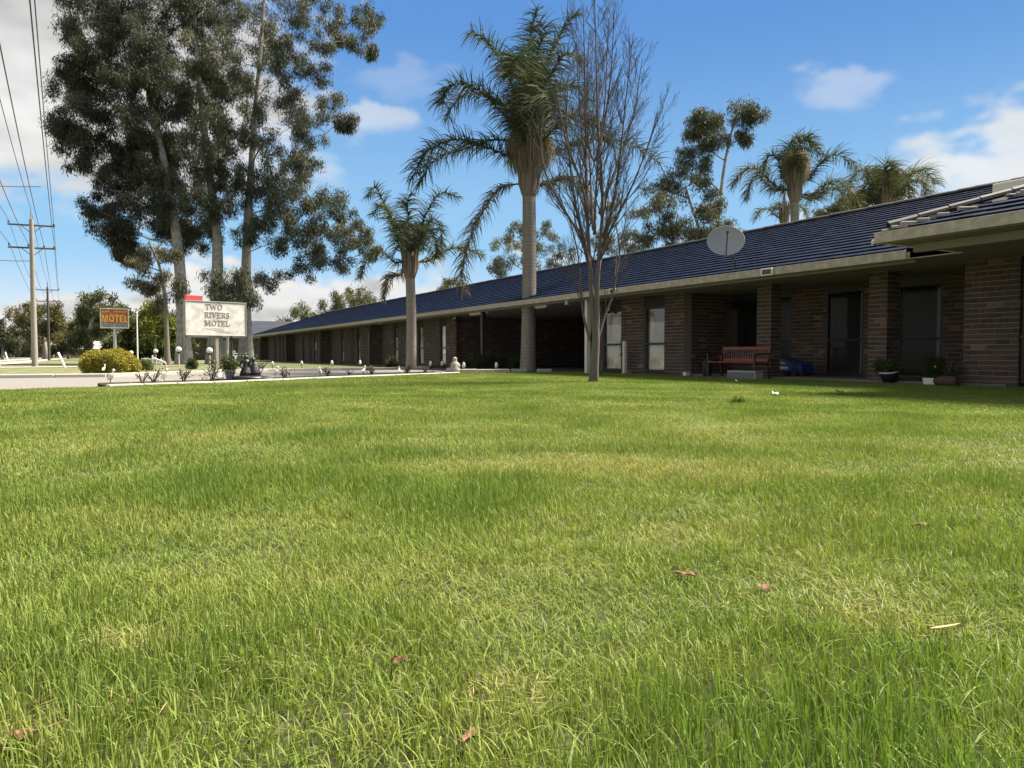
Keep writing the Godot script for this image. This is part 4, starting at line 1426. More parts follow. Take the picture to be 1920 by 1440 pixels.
func build_palms() -> void:
	mat("palm_leaf", Color(1, 1, 1), 0.7, {"vc": true, "back": Color(0.3, 0.4, 0.15), "two": true, "spec": 0.25})
	mat("palm_bark", Color(0.47, 0.42, 0.36), 0.9, {"vc": true, "tex": grain, "scale": Vector3(2.6, 1.6, 2.6), "bump": 3.0})
	mat("palm_boot", Color(0.27, 0.21, 0.155), 0.85, {"tex": grain, "scale": Vector3(3, 0.6, 3), "bump": 1.0})
	var D := 24.8
	var ft := foot(989, D)
	var top := at_depth(992, 366, D)
	var P := px_fronds([
		["green", 1.0, [935, 285, -0.4], [860, 262, -0.9], [800, 285, -1.2], [772, 335, -1.4]],
		["green", 1.2, [940, 262, 0.3], [870, 280, 0.6], [815, 300, 0.9], [785, 350, 1.0]],
		["green", 1.5, [950, 220, -0.5], [890, 165, -0.8], [845, 160, -1.0], [826, 195, -1.2]],
		["green", 1.5, [960, 210, 0.6], [900, 175, 1.0], [860, 185, 1.2], [835, 225, 1.4]],
		["green", 1.6, [970, 190, -0.4], [935, 110, -0.6], [905, 70, -0.6], [880, 62, -0.7]],
		["green", 1.7, [985, 170, 0.5], [990, 90, 0.8], [1000, 45, 0.9], [1006, 15, 0.9]],
		["green", 1.7, [995, 170, -0.6], [1010, 95, -1.0], [1022, 60, -1.3], [1012, 40, -1.5]],
		["green", 1.6, [1005, 180, 0.3], [1040, 85, 0.5], [1062, 45, 0.5], [1082, 25, 0.6]],
		["green", 1.5, [1010, 190, -0.7], [1045, 120, -1.1], [1068, 100, -1.3], [1085, 115, -1.4]],
		["green", 1.4, [1015, 210, 0.8], [1055, 165, 1.3], [1080, 165, 1.6], [1098, 195, 1.8]],
		["green", 1.2, [1030, 250, -0.6], [1070, 215, -1.0], [1110, 225, -1.2], [1135, 262, -1.3]],
		["green", 1.0, [1045, 285, 0.8], [1110, 262, 1.4], [1180, 270, 1.8], [1235, 305, 2.0]],
		["green", 1.6, [985, 175, -1.6], [975, 120, -2.4], [965, 110, -3.0], [955, 140, -3.4]],
		["green", 1.6, [1000, 175, 1.8], [1005, 130, 2.6], [1015, 125, 3.1], [1022, 150, 3.4]],
		["green", 1.3, [985, 215, 1.8], [975, 180, 3.0], [965, 190, 3.6], [955, 230, 4.0]],
		["green", 1.3, [1000, 220, -1.6], [1020, 180, -2.6], [1035, 195, -3.2], [1045, 240, -3.6]],
		["dead", 0.4, [940, 352, -0.2], [910, 390, -0.5], [880, 450, -0.7], [866, 520, -0.8], [872, 545, -0.8]],
		["dead", 0.3, [1030, 345, 0.4], [1055, 335, 0.6], [1085, 350, 0.8], [1110, 400, 0.9]]], D, top)
	palm("tall palm with pale ringed trunk and shaggy tan fruit stalks by the carport", ft, top, 0.245, P, 0.95, 430, 0.8)
	D = 28.6
	ft = foot(770, D)
	top = at_depth(769, 520, D)
	P = px_fronds([
		["green", 1.0, [745, 440, -0.2], [720, 380, -0.4], [703, 350, -0.5], [690, 370, -0.6]],
		["green", 1.0, [750, 450, 0.6], [728, 400, 0.9], [712, 385, 1.0], [700, 405, 1.1]],
		["green", 1.2, [766, 440, 0.3], [765, 390, 0.4], [766, 370, 0.5], [772, 362, 0.5]],
		["green", 1.1, [782, 440, -0.3], [805, 390, -0.5], [828, 362, -0.6], [858, 370, -0.6]],
		["green", 1.0, [790, 440, 0.6], [812, 410, 0.9], [826, 430, 1.1], [828, 470, 1.2]],
		["green", 0.9, [785, 455, -0.8], [802, 430, -1.2], [814, 450, -1.4], [818, 485, -1.5]],
		["pale", 0.7, [742, 492, -0.3], [715, 472, -0.5], [690, 485, -0.6], [676, 520, -0.7]],
		["pale", 0.6, [800, 490, 0.3], [835, 470, 0.5], [868, 465, 0.5], [905, 480, 0.6]],
		["dead", 0.5, [750, 515, 0.4], [730, 520, 0.6], [722, 545, 0.6], [718, 560, 0.6]],
		["green", 0.9, [765, 450, -1.4], [758, 420, -2.0], [750, 430, -2.4], [745, 470, -2.6]],
		["green", 0.9, [778, 450, 1.4], [785, 420, 2.0], [790, 435, 2.4], [795, 470, 2.6]]], D, top)
	palm("shorter palm with brown boot trunk standing in front of the rooms", ft, top, 0.2, P, 0.68, 300, 0.0)
	D = 33.0
	ft = foot(1490, D)
	top = at_depth(1490, 378, D)
	P = px_fronds([
		["green", 0.9, [1478, 310, 0.0], [1480, 275, 0.2], [1500, 258, 0.3], [1528, 275, 0.3]],
		["green", 0.9, [1485, 310, -0.6], [1500, 270, -0.9], [1515, 258, -1.0], [1535, 290, -1.0]],
		["green", 0.8, [1470, 330, 0.3], [1455, 295, 0.4], [1440, 295, 0.5], [1432, 320, 0.5]],
		["green", 0.8, [1515, 335, 0.2], [1545, 300, 0.3], [1575, 292, 0.4], [1605, 315, 0.4]],
		["pale", 0.5, [1455, 350, -0.3], [1420, 318, -0.4], [1395, 320, -0.5], [1372, 350, -0.5]],
		["pale", 0.5, [1450, 355, 0.6], [1425, 330, 0.8], [1410, 340, 0.9], [1398, 375, 1.0]],
		["pale", 0.4, [1525, 365, -0.3], [1560, 340, -0.4], [1590, 350, -0.5], [1612, 385, -0.5]],
		["pale", 0.3, [1525, 372, 0.6], [1555, 352, 0.8], [1580, 365, 0.9], [1590, 395, 0.9]],
		["green", 0.9, [1490, 310, 1.5], [1495, 280, 2.2], [1500, 290, 2.6], [1505, 320, 2.8]]], D, top)
	palm("feathery palm rising behind the roof ridge past the satellite dish", ft, top, 0.2, P, 0.85, 330, 0.6)
	D = 37.0
	ft = foot(1665, D)
	top = at_depth(1665, 400, D)
	P = px_fronds([
		["pale", 0.6, [1640, 345, 0.2], [1622, 320, 0.3], [1605, 325, 0.4], [1592, 355, 0.4]],
		["pale", 0.7, [1660, 335, -0.2], [1658, 312, -0.3], [1668, 305, -0.4], [1680, 325, -0.4]],
		["pale", 0.6, [1685, 345, 0.2], [1710, 325, 0.3], [1735, 322, 0.4], [1752, 345, 0.4]],
		["pale", 0.5, [1690, 355, -0.6], [1715, 338, -0.8], [1730, 345, -0.9], [1740, 370, -0.9]],
		["green", 0.5, [1645, 360, 0.8], [1630, 345, 1.0], [1618, 355, 1.1], [1608, 385, 1.1]],
		["green", 0.5, [1675, 355, 0.9], [1690, 335, 1.2], [1700, 345, 1.3], [1705, 375, 1.3]]], D, top)
	palm("weeping grey palm whose drooping fronds hang over the roof ridge", ft, top, 0.18, P, 1.15, 330, 0.0)
	D = 40.0
	ft = foot(1465, D)
	top = at_depth(1470, 425, D)
	P = px_fronds([
		["pale", 0.3, [1455, 405, 0.0], [1440, 392, 0.1], [1425, 395, 0.2], [1415, 412, 0.2]],
		["pale", 0.4, [1475, 398, 0.0], [1490, 385, 0.1], [1505, 392, 0.2], [1515, 410, 0.2]],
		["pale", 0.5, [1468, 398, 0.3], [1466, 385, 0.4], [1460, 382, 0.5], [1450, 395, 0.5]]], D, top)
	palm("low pale palm just clearing the ridge beneath the feathery palm", ft, top, 0.15, P, 0.7, 170, 0.0)


# ---- the leafless tree on the lawn
func grow(b: MB, p: Vector3, d: Vector3, ln: float, r: float, level: int, axis: Vector3) -> void:
	var n := 5 if level < 3 else 3
	var pts := [p]
	var rad := [r]
	var q := p
	var dd := d
	for k in n:
		var lift: float = [0.06, 0.16, 0.14, 0.08][mini(level, 3)]
		dd = (dd + Vector3.UP * lift + rdir() * 0.07).normalized()
		q += dd * ln / n
		pts.append(q)
		rad.append(lerpf(r, r * 0.3, (k + 1.0) / n))
	var c := Color(0.13, 0.115, 0.105) if level < 2 else Color(0.1, 0.085, 0.08)
	b.tube(pts, rad, [7, 5, 4, 3, 3][level], c, false)
	if level >= 4 or ln < 0.12:
		return
	var kids: int = [0, 9, 7, 4][level] if level > 0 else 0
	for k in kids:
		var f := 0.18 + 0.8 * (k + rng.randf()) / kids
		var i := clampf(f * n, 0.0, n - 0.01)
		var s: Vector3 = pts[int(i)].lerp(pts[int(i) + 1], i - int(i))
		var along: Vector3 = (pts[int(i) + 1] - pts[int(i)]).normalized()
		var off := along.cross(rdir()).normalized()
		var away := Vector3(s.x - axis.x, 0, s.z - axis.z)
		off = (off + away.normalized() * 0.35).normalized()
		var nd := (along + off * rnd(0.4, 0.85) + Vector3.UP * 0.15).normalized()
		grow(b, s, nd, ln * rnd(0.32, 0.55) * (1.1 - 0.45 * f), maxf(rad[int(i)] * 0.55, 0.0035), level + 1, axis)

func build_bare_tree() -> void:
	mat("twig_bark", Color(1, 1, 1), 0.85, {"vc": true, "tex": grain, "scale": Vector3(5, 1.2, 5)})
	var ft := on_ground(1113, 716)
	var t := thing("leafless_tree", "leafless upright young tree with many fine twigs standing on the lawn", "tree", ft)
	var b := MB.new()
	var D := 14.9
	var bark := Color(0.165, 0.145, 0.125)
	# short bole, then two stems and three lower limbs, all traced from the ground up
	b.tube(spline([ft + Vector3(0, -0.05, 0), at_depth(1114, 690, D), at_depth(1117, 640, D), at_depth(1117, 600, D)], 12), [0.125, 0.105, 0.098, 0.095, 0.092, 0.09, 0.088, 0.085, 0.082, 0.08, 0.076, 0.07, 0.064], 10, bark)
	put(t, "trunk", b, mats["twig_bark"], ft)
	var limbs := [
		[0.058, [[1114, 625, 0], [1108, 540, 0.0], [1105, 480, 0.05], [1100, 380, 0.1], [1098, 250, 0.1], [1096, 110, 0.05], [1093, 10, 0.0]]],
		[0.060, [[1119, 610, 0], [1119, 540, -0.05], [1124, 470, -0.1], [1130, 380, -0.15], [1122, 240, -0.1], [1118, 120, -0.05], [1115, -15, 0.0]]],
		[0.030, [[1106, 640, 0], [1094, 590, -0.1], [1088, 530, -0.15], [1084, 480, -0.2], [1070, 420, -0.25], [1050, 370, -0.3]]],
		[0.030, [[1122, 632, 0], [1135, 590, 0.1], [1148, 555, 0.15], [1158, 500, 0.2], [1166, 450, 0.25], [1176, 400, 0.3]]],
		[0.042, [[1119, 520, 0], [1132, 450, 0.1], [1150, 380, 0.2], [1162, 300, 0.25], [1172, 200, 0.3], [1188, 60, 0.3]]],
		[0.040, [[1108, 510, 0], [1092, 440, -0.1], [1078, 380, -0.2], [1068, 300, -0.25], [1062, 220, -0.3], [1068, 120, -0.3]]],
		[0.034, [[1120, 480, 0], [1145, 430, -0.2], [1180, 360, -0.35], [1205, 300, -0.45], [1222, 250, -0.5], [1232, 210, -0.5]]],
		[0.034, [[1106, 490, 0], [1080, 430, 0.2], [1050, 380, 0.35], [1025, 330, 0.45], [1014, 270, 0.5], [1020, 210, 0.5]]],
		[0.032, [[1124, 400, 0], [1150, 330, 0.3], [1170, 270, 0.5], [1190, 210, 0.6], [1198, 150, 0.6], [1205, 110, 0.6]]],
		[0.032, [[1104, 400, 0], [1085, 330, -0.3], [1064, 270, -0.5], [1050, 210, -0.6], [1044, 160, -0.6]]],
		[0.030, [[1112, 430, 0], [1108, 350, 0.5], [1104, 270, 0.8], [1100, 180, 1.0], [1104, 80, 1.0]]],
		[0.030, [[1114, 440, 0], [1118, 350, -0.5], [1125, 270, -0.8], [1135, 180, -1.0], [1140, 50, -1.0]]],
		[0.030, [[1118, 300, 0], [1135, 220, 0.2], [1146, 130, 0.3], [1152, 20, 0.3]]],
		[0.028, [[1100, 320, 0], [1090, 240, 0.3], [1084, 150, 0.4], [1080, 60, 0.4]]]]
	for q in limbs:
		var w := []
		for k in q[1]:
			w.append(at_depth(k[0], k[1], D + k[2]))
		var sp := spline(w, 16)
		var rad := []
		for k in 17:
			rad.append(lerpf(q[0], 0.007, pow(k / 16.0, 0.8)))
		var lb := MB.new()
		lb.tube(sp, rad, 7, bark, false, Color(0.12, 0.1, 0.09))
		var total: float = (sp[16] - sp[0]).length()
		var nk := ceili(total * 4.8)
		for k in nk:
			var f := 0.2 + 0.78 * (k + rng.randf()) / nk
			var i := int(f * 16.0)
			var al: Vector3 = (sp[mini(i + 1, 16)] - sp[i]).normalized()
			var away := Vector3(sp[i].x - ft.x, 0, sp[i].z - ft.z)
			var off := (rdir() * Vector3(1, 0.3, 1) + away.normalized() * 0.35).normalized()
			grow(lb, sp[i], (al + off * rnd(0.45, 0.8)).normalized(), rnd(0.7, 1.25) * (1.15 - 0.55 * f), maxf(rad[i] * 0.5, 0.0055), 2, ft)
		put(t, "limb", lb, mats["twig_bark"], ft)


# ---- shrubs
func shrub(called: String, label: String, at: Vector3, rx: float, h: float, n: int, tint: Color, group := "", lk := "bush", size := 1.0) -> Node3D:
	var t := thing(called, label, "shrub", at, 0.0, group)
	var xf := []
	var cl := []
	for k in n:
		var d := rdir()
		d.y = absf(d.y)
		var f := pow(rng.randf(), 0.35)
		var lump := 0.85 + 0.15 * sin(d.x * 7.0 + at.x) * cos(d.z * 6.0 + at.z)
		var p := Vector3(d.x * rx, d.y * h, d.z * rx) * f * lump
		var s := rnd(0.6, 1.0) * size
		xf.append(Transform3D(Basis(Vector3.UP, rnd(0, TAU)).scaled(Vector3(s, s, s)), p))
		var j := rnd(0.75, 1.25)
		cl.append(Color(tint.r * j, tint.g * j, tint.b * j))
	var b := MB.new()
	for k in 7:
		var e := Vector3(rnd(-1, 1) * rx * 0.7, h * rnd(0.4, 0.8), rnd(-1, 1) * rx * 0.7)
		b.tube(spline([Vector3(e.x * 0.1, -0.03, e.z * 0.1), e * Vector3(0.4, 0.5, 0.4), e], 4), [0.02, 0.016, 0.012, 0.008, 0.004], 5, Color.WHITE, false)
	put(t, "stem", b, mats["dark_bark"])
	scatter(t, "foliage", mats["mesh_" + lk], xf, cl).set_meta("kind", "stuff")
	return t

func rose(label: String, at: Vector3, h: float, leafy: float, group: String) -> Node3D:
	# hard-pruned rose: a few knobbly canes, some with leaves
	var t := thing("rose_bush", label, "rose", at, 0.0, group)
	var b := MB.new()
	var lf := MB.new()
	for k in 5 + rng.randi() % 3:
		var a := rnd(0, TAU)
		var o := Vector3(cos(a), 0, sin(a))
		var e := o * h * rnd(0.3, 0.6) + Vector3(0, h * rnd(0.6, 1.0), 0)
		var sp := spline([o * 0.02 + Vector3(0, -0.03, 0), o * h * 0.12 + Vector3(0, h * 0.3, 0), e], 6)
		b.tube(sp, [0.013, 0.012, 0.011, 0.01, 0.009, 0.008, 0.007], 5)
		for j in 2:
			var s: Vector3 = sp[2 + rng.randi() % 4]
			var e2 := s + (rdir() + Vector3.UP * 0.7).normalized() * h * rnd(0.15, 0.35)
			b.tube([s, e2], [0.007, 0.004], 4, Color.WHITE, false)
			for m in int(leafy * 16.0):
				var d := rdir()
				lf.leaf(e2 + rdir() * 0.05, d, d.cross(rdir()).normalized(), rnd(0.03, 0.055), rnd(0.02, 0.032), Color(0.05, 0.075, 0.03) * rnd(0.6, 1.4))
	put(t, "canes", b, mat("cane", Color(0.1, 0.085, 0.06), 0.8))
	if lf.v.size() > 0:
		put(t, "foliage", lf, mat("rose_leaf", Color(1, 1, 1), 0.55, {"vc": true, "two": true, "back": Color(0.3, 0.4, 0.2)})).set_meta("kind", "stuff")
	return t


# ---------------------------------------------------------------- things
func dup(o: Node3D, called: String, at: Vector3, turn: float, label := "") -> Node3D:
	var c: Node3D = o.duplicate()
	c.name = numbered(called)
	add_child(c)
	c.position = at
	c.rotation.y = turn
	if label:
		c.set_meta("label", label)
	return c

func lettering(parent: Node3D, called: String, text: String, font_name: String, high: float, at: Transform3D, m: Material, weight := 400) -> MeshInstance3D:
	var fo := SystemFont.new()
	fo.font_names = PackedStringArray([font_name])
	fo.font_weight = weight
	var tm := TextMesh.new()
	tm.font = fo
	tm.text = text
	tm.font_size = 64
	tm.pixel_size = high / 46.0
	tm.depth = 0.012
	tm.curve_step = 1.0
	tm.material = m
	var o := part(parent, called, tm)
	o.transform = at
	return o

func build_signs() -> void:
	# the white motel sign
	var l := foot(346, 27.2)
	var r := foot(461, 28.9)
	var x := (r - l).normalized()
	var wide := l.distance_to(r)
	var mid := (l + r) * 0.5
	var turn := atan2(-x.z, x.x)
	var t := thing("motel_sign", "white motel sign board with dark serif letters on two posts", "sign", mid, turn)
	var y0 := 1.24
	var y1 := 2.53
	var steel := mat("sign_frame", Color(0.26, 0.25, 0.235), 0.5)
	var fr := MB.new()
	for q in [[Vector3(-wide / 2, y0, -0.1), Vector3(wide / 2, y0 + 0.035, 0.1)], [Vector3(-wide / 2, y1 - 0.035, -0.1), Vector3(wide / 2, y1, 0.1)], [Vector3(-wide / 2, y0 + 0.035, -0.1), Vector3(-wide / 2 + 0.035, y1 - 0.035, 0.1)], [Vector3(wide / 2 - 0.035, y0 + 0.035, -0.1), Vector3(wide / 2, y1 - 0.035, 0.1)]]:
		fr.slab(q[0], q[1], 0.006)
	put(t, "frame", fr, steel)
	var fc := MB.new()
	fc.slab(Vector3(-wide / 2 + 0.035, y0 + 0.035, -0.08), Vector3(wide / 2 - 0.035, y1 - 0.035, 0.08))
	put(t, "face", fc, mat("sign_face", Color(0.76, 0.755, 0.735), 0.35, {"tex": noise_tex(31, 0.012, 0.78, 1.06, 256, 5), "scale": 0.8}))
	var ink := mat("sign_ink", Color(0.24, 0.215, 0.195), 0.6)
	var lines := [["TWO", -0.09, 2.32, 0.2], ["RIVERS", 0.03, 2.02, 0.2], ["MOTEL", 0.03, 1.72, 0.2]]
	for q in lines:
		lettering(t, "lettering", q[0], "Droid Serif", q[3], Transform3D(Basis(), Vector3(q[1], q[2], 0.085)), ink)
	# the two painted waves under the name
	var wv := MB.new()
	for s in 2:
		var pts := []
		for k in 25:
			var f := k / 24.0
			pts.append(Vector3(-0.62 + s * 0.35 + f * (1.15 - s * 0.25), 1.46 + s * 0.02 + 0.055 * sin(f * PI * 1.6 + 0.4) - f * 0.06, 0.083))
		for k in 24:
			var th := 0.014 * sin(PI * (k + 0.5) / 24.0) + 0.002
			wv.quad(pts[k] - Vector3(0, th, 0), pts[k + 1] - Vector3(0, th, 0), pts[k + 1] + Vector3(0, th, 0), pts[k] + Vector3(0, th, 0))
	put(t, "wave_mark", wv, mat("sign_grey", Color(0.36, 0.36, 0.36), 0.6))
	var p1 := MB.new()
	p1.slab(Vector3(-0.04, -0.1, -0.06), Vector3(0.08, y0, 0.06), 0.008)
	put(t, "post", p1, mat("post_tan", Color(0.42, 0.38, 0.31), 0.7, {"tex": grain, "scale": 2.0}))
	var p2 := MB.new()
	p2.tube([Vector3(0.6, -0.1, 0), Vector3(0.6, y0, 0)], [0.045, 0.045], 12)
	put(t, "post", p2, mats["dark_frame"])
	var rd := MB.new()
	rd.slab(Vector3(-wide / 2 + 0.05, y1 + 0.005, -0.08), Vector3(-wide / 2 + 0.68, y1 + 0.19, 0.06), 0.01)
	put(t, "red_panel", rd, mat("sign_red", Color(0.55, 0.07, 0.08), 0.5))
	# the faded orange sign on a pole
	l = foot(189, 40.0)
	r = foot(243, 40.6)
	x = (r - l).normalized()
	wide = l.distance_to(r)
	t = thing("roadside_sign", "faded orange motel sign with yellow letters on a grey pole", "sign", (l + r) * 0.5, atan2(-x.z, x.x))
	y0 = 1.95
	y1 = 3.02
	var of := MB.new()
	for q in [[Vector3(-wide / 2, y0, -0.1), Vector3(wide / 2, y0 + 0.05, 0.1)], [Vector3(-wide / 2, y1 - 0.05, -0.1), Vector3(wide / 2, y1, 0.1)], [Vector3(-wide / 2, y0 + 0.05, -0.1), Vector3(-wide / 2 + 0.05, y1 - 0.05, 0.1)], [Vector3(wide / 2 - 0.05, y0 + 0.05, -0.1), Vector3(wide / 2, y1 - 0.05, 0.1)]]:
		of.slab(q[0], q[1], 0.008)
	put(t, "frame", of, mat("sign_frame_pale", Color(0.42, 0.37, 0.3), 0.6))
	var split := y0 + 0.29
	var o1 := MB.new()
	o1.slab(Vector3(-wide / 2 + 0.05, split, -0.08), Vector3(wide / 2 - 0.05, y1 - 0.05, 0.08))
	put(t, "orange_face", o1, mat("sign_orange", Color(0.45, 0.13, 0.045), 0.5, {"tex": blotch, "scale": 0.7}))
	var o2 := MB.new()
	o2.slab(Vector3(-wide / 2 + 0.05, y0 + 0.05, -0.08), Vector3(wide / 2 - 0.05, split - 0.002, 0.08))
	put(t, "teal_face", o2, mat("sign_teal", Color(0.22, 0.27, 0.25), 0.5, {"tex": blotch, "scale": 0.9}))
	lettering(t, "lettering", "MOTEL", "Droid Sans", 0.38, Transform3D(Basis().scaled(Vector3(0.72, 1, 1)), Vector3(0, split + 0.23, 0.085)), mat("sign_yellow", Color(0.62, 0.36, 0.07), 0.5), 700)
	var sm := MB.new()
	for k in 9:
		if k == 3:
			continue
		sm.slab(Vector3(-0.58 + k * 0.135, y1 - 0.2, 0.08), Vector3(-0.5 + k * 0.135, y1 - 0.13, 0.088))
	put(t, "worn_top_line", sm, mats["sign_yellow"])
	var op := MB.new()
	op.tube([Vector3(0, -0.1, 0), Vector3(0, y0, 0)], [0.085, 0.08], 14)
	op.slab(Vector3(-0.18, y0 - 0.05, -0.07), Vector3(0.18, y0 - 0.002, 0.07), 0.01)
	put(t, "pole", op, mat("galvanised", Color(0.42, 0.43, 0.44), 0.45, {"metal": 0.5}))


func build_poles() -> void:
	var conc := mat("pole_concrete", Color(0.36, 0.335, 0.3), 0.85, {"tex": grain, "scale": 0.8})
	var rust := mat("crossarm_steel", Color(0.09, 0.065, 0.055), 0.7)
	var ins := mat("insulator", Color(0.10, 0.06, 0.05), 0.3)
	var P := [foot(65, 36.5), foot(92, 73.0), foot(100, 112.0)]
	P[1] = P[0] + (P[1] - P[0])
	var line: Vector3 = (P[1] - P[0]).normalized()
	var across := line.cross(Vector3.UP).normalized()
	var behind: Vector3 = P[0] - line * 62.0
	var pins := []
	for k in 2:
		var at: Vector3 = P[k]
		var t := thing("power_pole", ["tall tapered concrete power pole with two steel crossarms on the verge", "dark slim power pole with two crossarms farther down the road"][k], "power pole", at)
		var b := MB.new()
		var ht := 7.6
		b.tube([Vector3(0, -0.2, 0), Vector3(0, 3.5, 0), Vector3(0, ht - 0.5, 0)], [0.145, 0.12, 0.095] if k == 0 else [0.13, 0.11, 0.09], 12)
		b.tube([Vector3(0, ht - 0.5, 0), Vector3(0, ht, 0)], [0.035, 0.03], 8)
		put(t, "pole", b, conc if k == 0 else mat("pole_timber", Color(0.06, 0.052, 0.045), 0.9))
		var my := []
		for arm in 2:
			var y := 6.85 - arm * 1.1
			var a := MB.new()
			var hw := 0.98
			a.bar(across * hw + Vector3(0, y + 0.02, 0) + line * 0.16, -across * hw + Vector3(0, y - 0.02, 0) + line * 0.16, 0.07, 0.08, 0.008)
			a.bar(across * 0.42 + Vector3(0, y - 0.04, 0) + line * 0.16, Vector3(0, y - 0.42, 0) + line * 0.12, 0.03, 0.03)
			a.bar(-across * 0.42 + Vector3(0, y - 0.04, 0) + line * 0.16, Vector3(0, y - 0.42, 0) + line * 0.12, 0.03, 0.03)
			var arm_node := put(t, "crossarm", a, rust)
			for s in ([-0.93, 0.93] if arm == 0 else [-0.93, -0.15, 0.5, 0.93]):
				var q: Vector3 = across * s + Vector3(0, y + 0.06, 0) + line * 0.16
				var i := MB.new()
				i.lathe([Vector2(0.03, 0), Vector2(0.055, 0.03), Vector2(0.03, 0.06), Vector2(0.05, 0.09), Vector2(0.02, 0.14), Vector2(0.001, 0.15)], 8, Transform3D(Basis(), q))
				put(arm_node, "insulator", i, ins)
				my.append(q + Vector3(0, 0.14, 0))
		my.append(Vector3(0, ht, 0))
		pins.append(my)
	# third pole, thin and pale, with no arms that show
	var t3 := thing("power_pole", "thin grey timber pole close to the dark slim power pole", "power pole", P[2])
	var b3 := MB.new()
	b3.tube([Vector3(0, -0.2, 0), Vector3(0, 7.5, 0)], [0.16, 0.12], 10)
	b3.bar(across * 0.9 + Vector3(0, 6.8, 0), -across * 0.9 + Vector3(0, 6.8, 0), 0.09, 0.1)
	put(t3, "pole", b3, mat("pole_grey", Color(0.3, 0.28, 0.26), 0.85))
	var wire := mat("wire", Color(0.06, 0.058, 0.055), 0.6)
	for k in pins[0].size():
		var w := MB.new()
		var a: Vector3 = P[0] + pins[0][k]
		var c: Vector3 = P[1] + pins[1][k]
		var d: Vector3 = behind + pins[0][k] + Vector3(0, 0.3, 0)
		for seg in [[d, a, 1.0], [a, c, 0.45]]:
			var pts := []
			for j in 41:
				var f := j / 40.0
				pts.append(seg[0].lerp(seg[1], f) - Vector3(0, seg[2] * 4.0 * f * (1.0 - f), 0))
			var rr := []
			rr.resize(41)
			rr.fill(0.011)
			w.tube(pts, rr, 5, Color.WHITE, false)
		var wo := put(self, numbered("power_line"), w, wire)
		tag(wo, "thin dark overhead wire strung between the power poles", "wire", "overhead wires")
	# service wires that cross to the far side of the road
	for q in [[0, 337, 76, 350], [0, 475, 60, 484]]:
		var w := MB.new()
		var a := at_depth(q[0] - 300, q[1] - 60, 34.0)
		var c: Vector3 = P[0] + Vector3(0, 7.4 if q[1] < 400 else 5.1, 0)
		if q[1] < 400:
			c = at_depth(q[2], q[3], 30.0)
		var pts := []
		for j in 13:
			pts.append(a.lerp(c, j / 12.0) - Vector3(0, 0.5 * 4.0 * (j / 12.0) * (1.0 - j / 12.0), 0))
		var rr := []
		rr.resize(13)
		rr.fill(0.014)
		w.tube(pts, rr, 5, Color.WHITE, false)
		tag(put(self, numbered("service_line"), w, wire), ["thin service wire hung from the overhead lines above the road", "thick service cable leaving the concrete pole below its crossarms"][0 if q[1] < 400 else 1], "wire")
	# leaning white guide posts, a stake and a low rail
	var white := mat("white_post", Color(0.78, 0.77, 0.74), 0.6)
	for q in [[15, 677, 10, 660, "stubby leaning white guide post across from the leaning tall one"], [122, 687, 109, 661, "tall leaning white guide post near the hedge"]]:
		var f := on_ground(q[0], q[1])
		var dist := (f - EYE).dot(fw)
		var tp := at_depth(q[2], q[3], dist)
		var t := thing("guide_post", q[4], "post", f, 0.0, "white guide posts")
		var b := MB.new()
		b.bar(Vector3(0, -0.05, 0), tp - f, 0.1, 0.06, 0.01)
		put(t, "post", b, white)
	var st := foot(258, 30.0)
	var sp := thing("flagpole", "slim bare white flagpole standing behind the rose bed", "flagpole", st)
	var sb := MB.new()
	sb.tube([Vector3(0, -0.05, 0), Vector3(0, 2.2, 0)], [0.03, 0.022], 10)
	put(sp, "pole", sb, white)
	var ball := MB.new()
	ball.ball(Transform3D(Basis().scaled(Vector3(0.04, 0.04, 0.04)), Vector3(0, 2.22, 0)), 10, 6)
	put(sp, "finial", ball, white)
	var rl := foot(284, 40.0)
	var rail := thing("low_rail", "low broken white rail beside the globe lamps", "rail", rl)
	var rb := MB.new()
	rb.bar(-rt * 0.55 + Vector3(0, 0.30, 0), rt * 0.1 + Vector3(0, 0.30, 0), 0.06, 0.08, 0.01)
	put(rail, "rail", rb, white)
	var rb2 := MB.new()
	rb2.bar(rt * 0.1 + Vector3(0, 0.34, 0.03), rt * 0.75 + Vector3(0, 0.1, 0.03), 0.06, 0.1, 0.01)
	put(rail, "rail", rb2, white)
	for s in [-0.3, 0.05, 0.5]:
		var pb := MB.new()
		pb.bar(rt * s + Vector3(0, -0.05, 0), rt * s + Vector3(0, 0.5 if s == 0.05 else 0.28, 0), 0.07, 0.07, 0.01)
		put(rail, "post", pb, white)
	# globe lamps on short posts
	var opal := mat("opal_globe", Color(0.82, 0.79, 0.72), 0.3)
	for q in [[246, 661, 52.0, "small globe lamp past the end of the yellow hedge"], [292, 658.5, 43.0, "globe lamp beside the low broken white rail"], [335, 655, 36.0, "globe lamp standing against the slender gum trunk"], [393, 657, 33.0, "cream globe lamp under the motel sign"]]:
		var f := foot(q[0], q[2])
		var ctr := at_depth(q[0], q[1], q[2])
		var t := thing("globe_lamp", q[3], "lamp", f, 0.0, "white globe garden lamps")
		var g := MB.new()
		g.ball(Transform3D(Basis().scaled(Vector3(0.135, 0.125, 0.135)), Vector3(0, ctr.y, 0)), 20, 12)
		put(t, "globe", g, opal)
		var n := MB.new()
		n.lathe([Vector2(0.05, ctr.y - 0.2), Vector2(0.075, ctr.y - 0.16), Vector2(0.06, ctr.y - 0.11)], 12)
		put(t, "collar", n, mats["dark_frame"])
		var p := MB.new()
		p.tube([Vector3(0, -0.05, 0), Vector3(0, ctr.y - 0.18, 0)], [0.04, 0.035], 10)
		put(t, "post", p, mat("lamp_post", Color(0.42, 0.38, 0.32), 0.6))


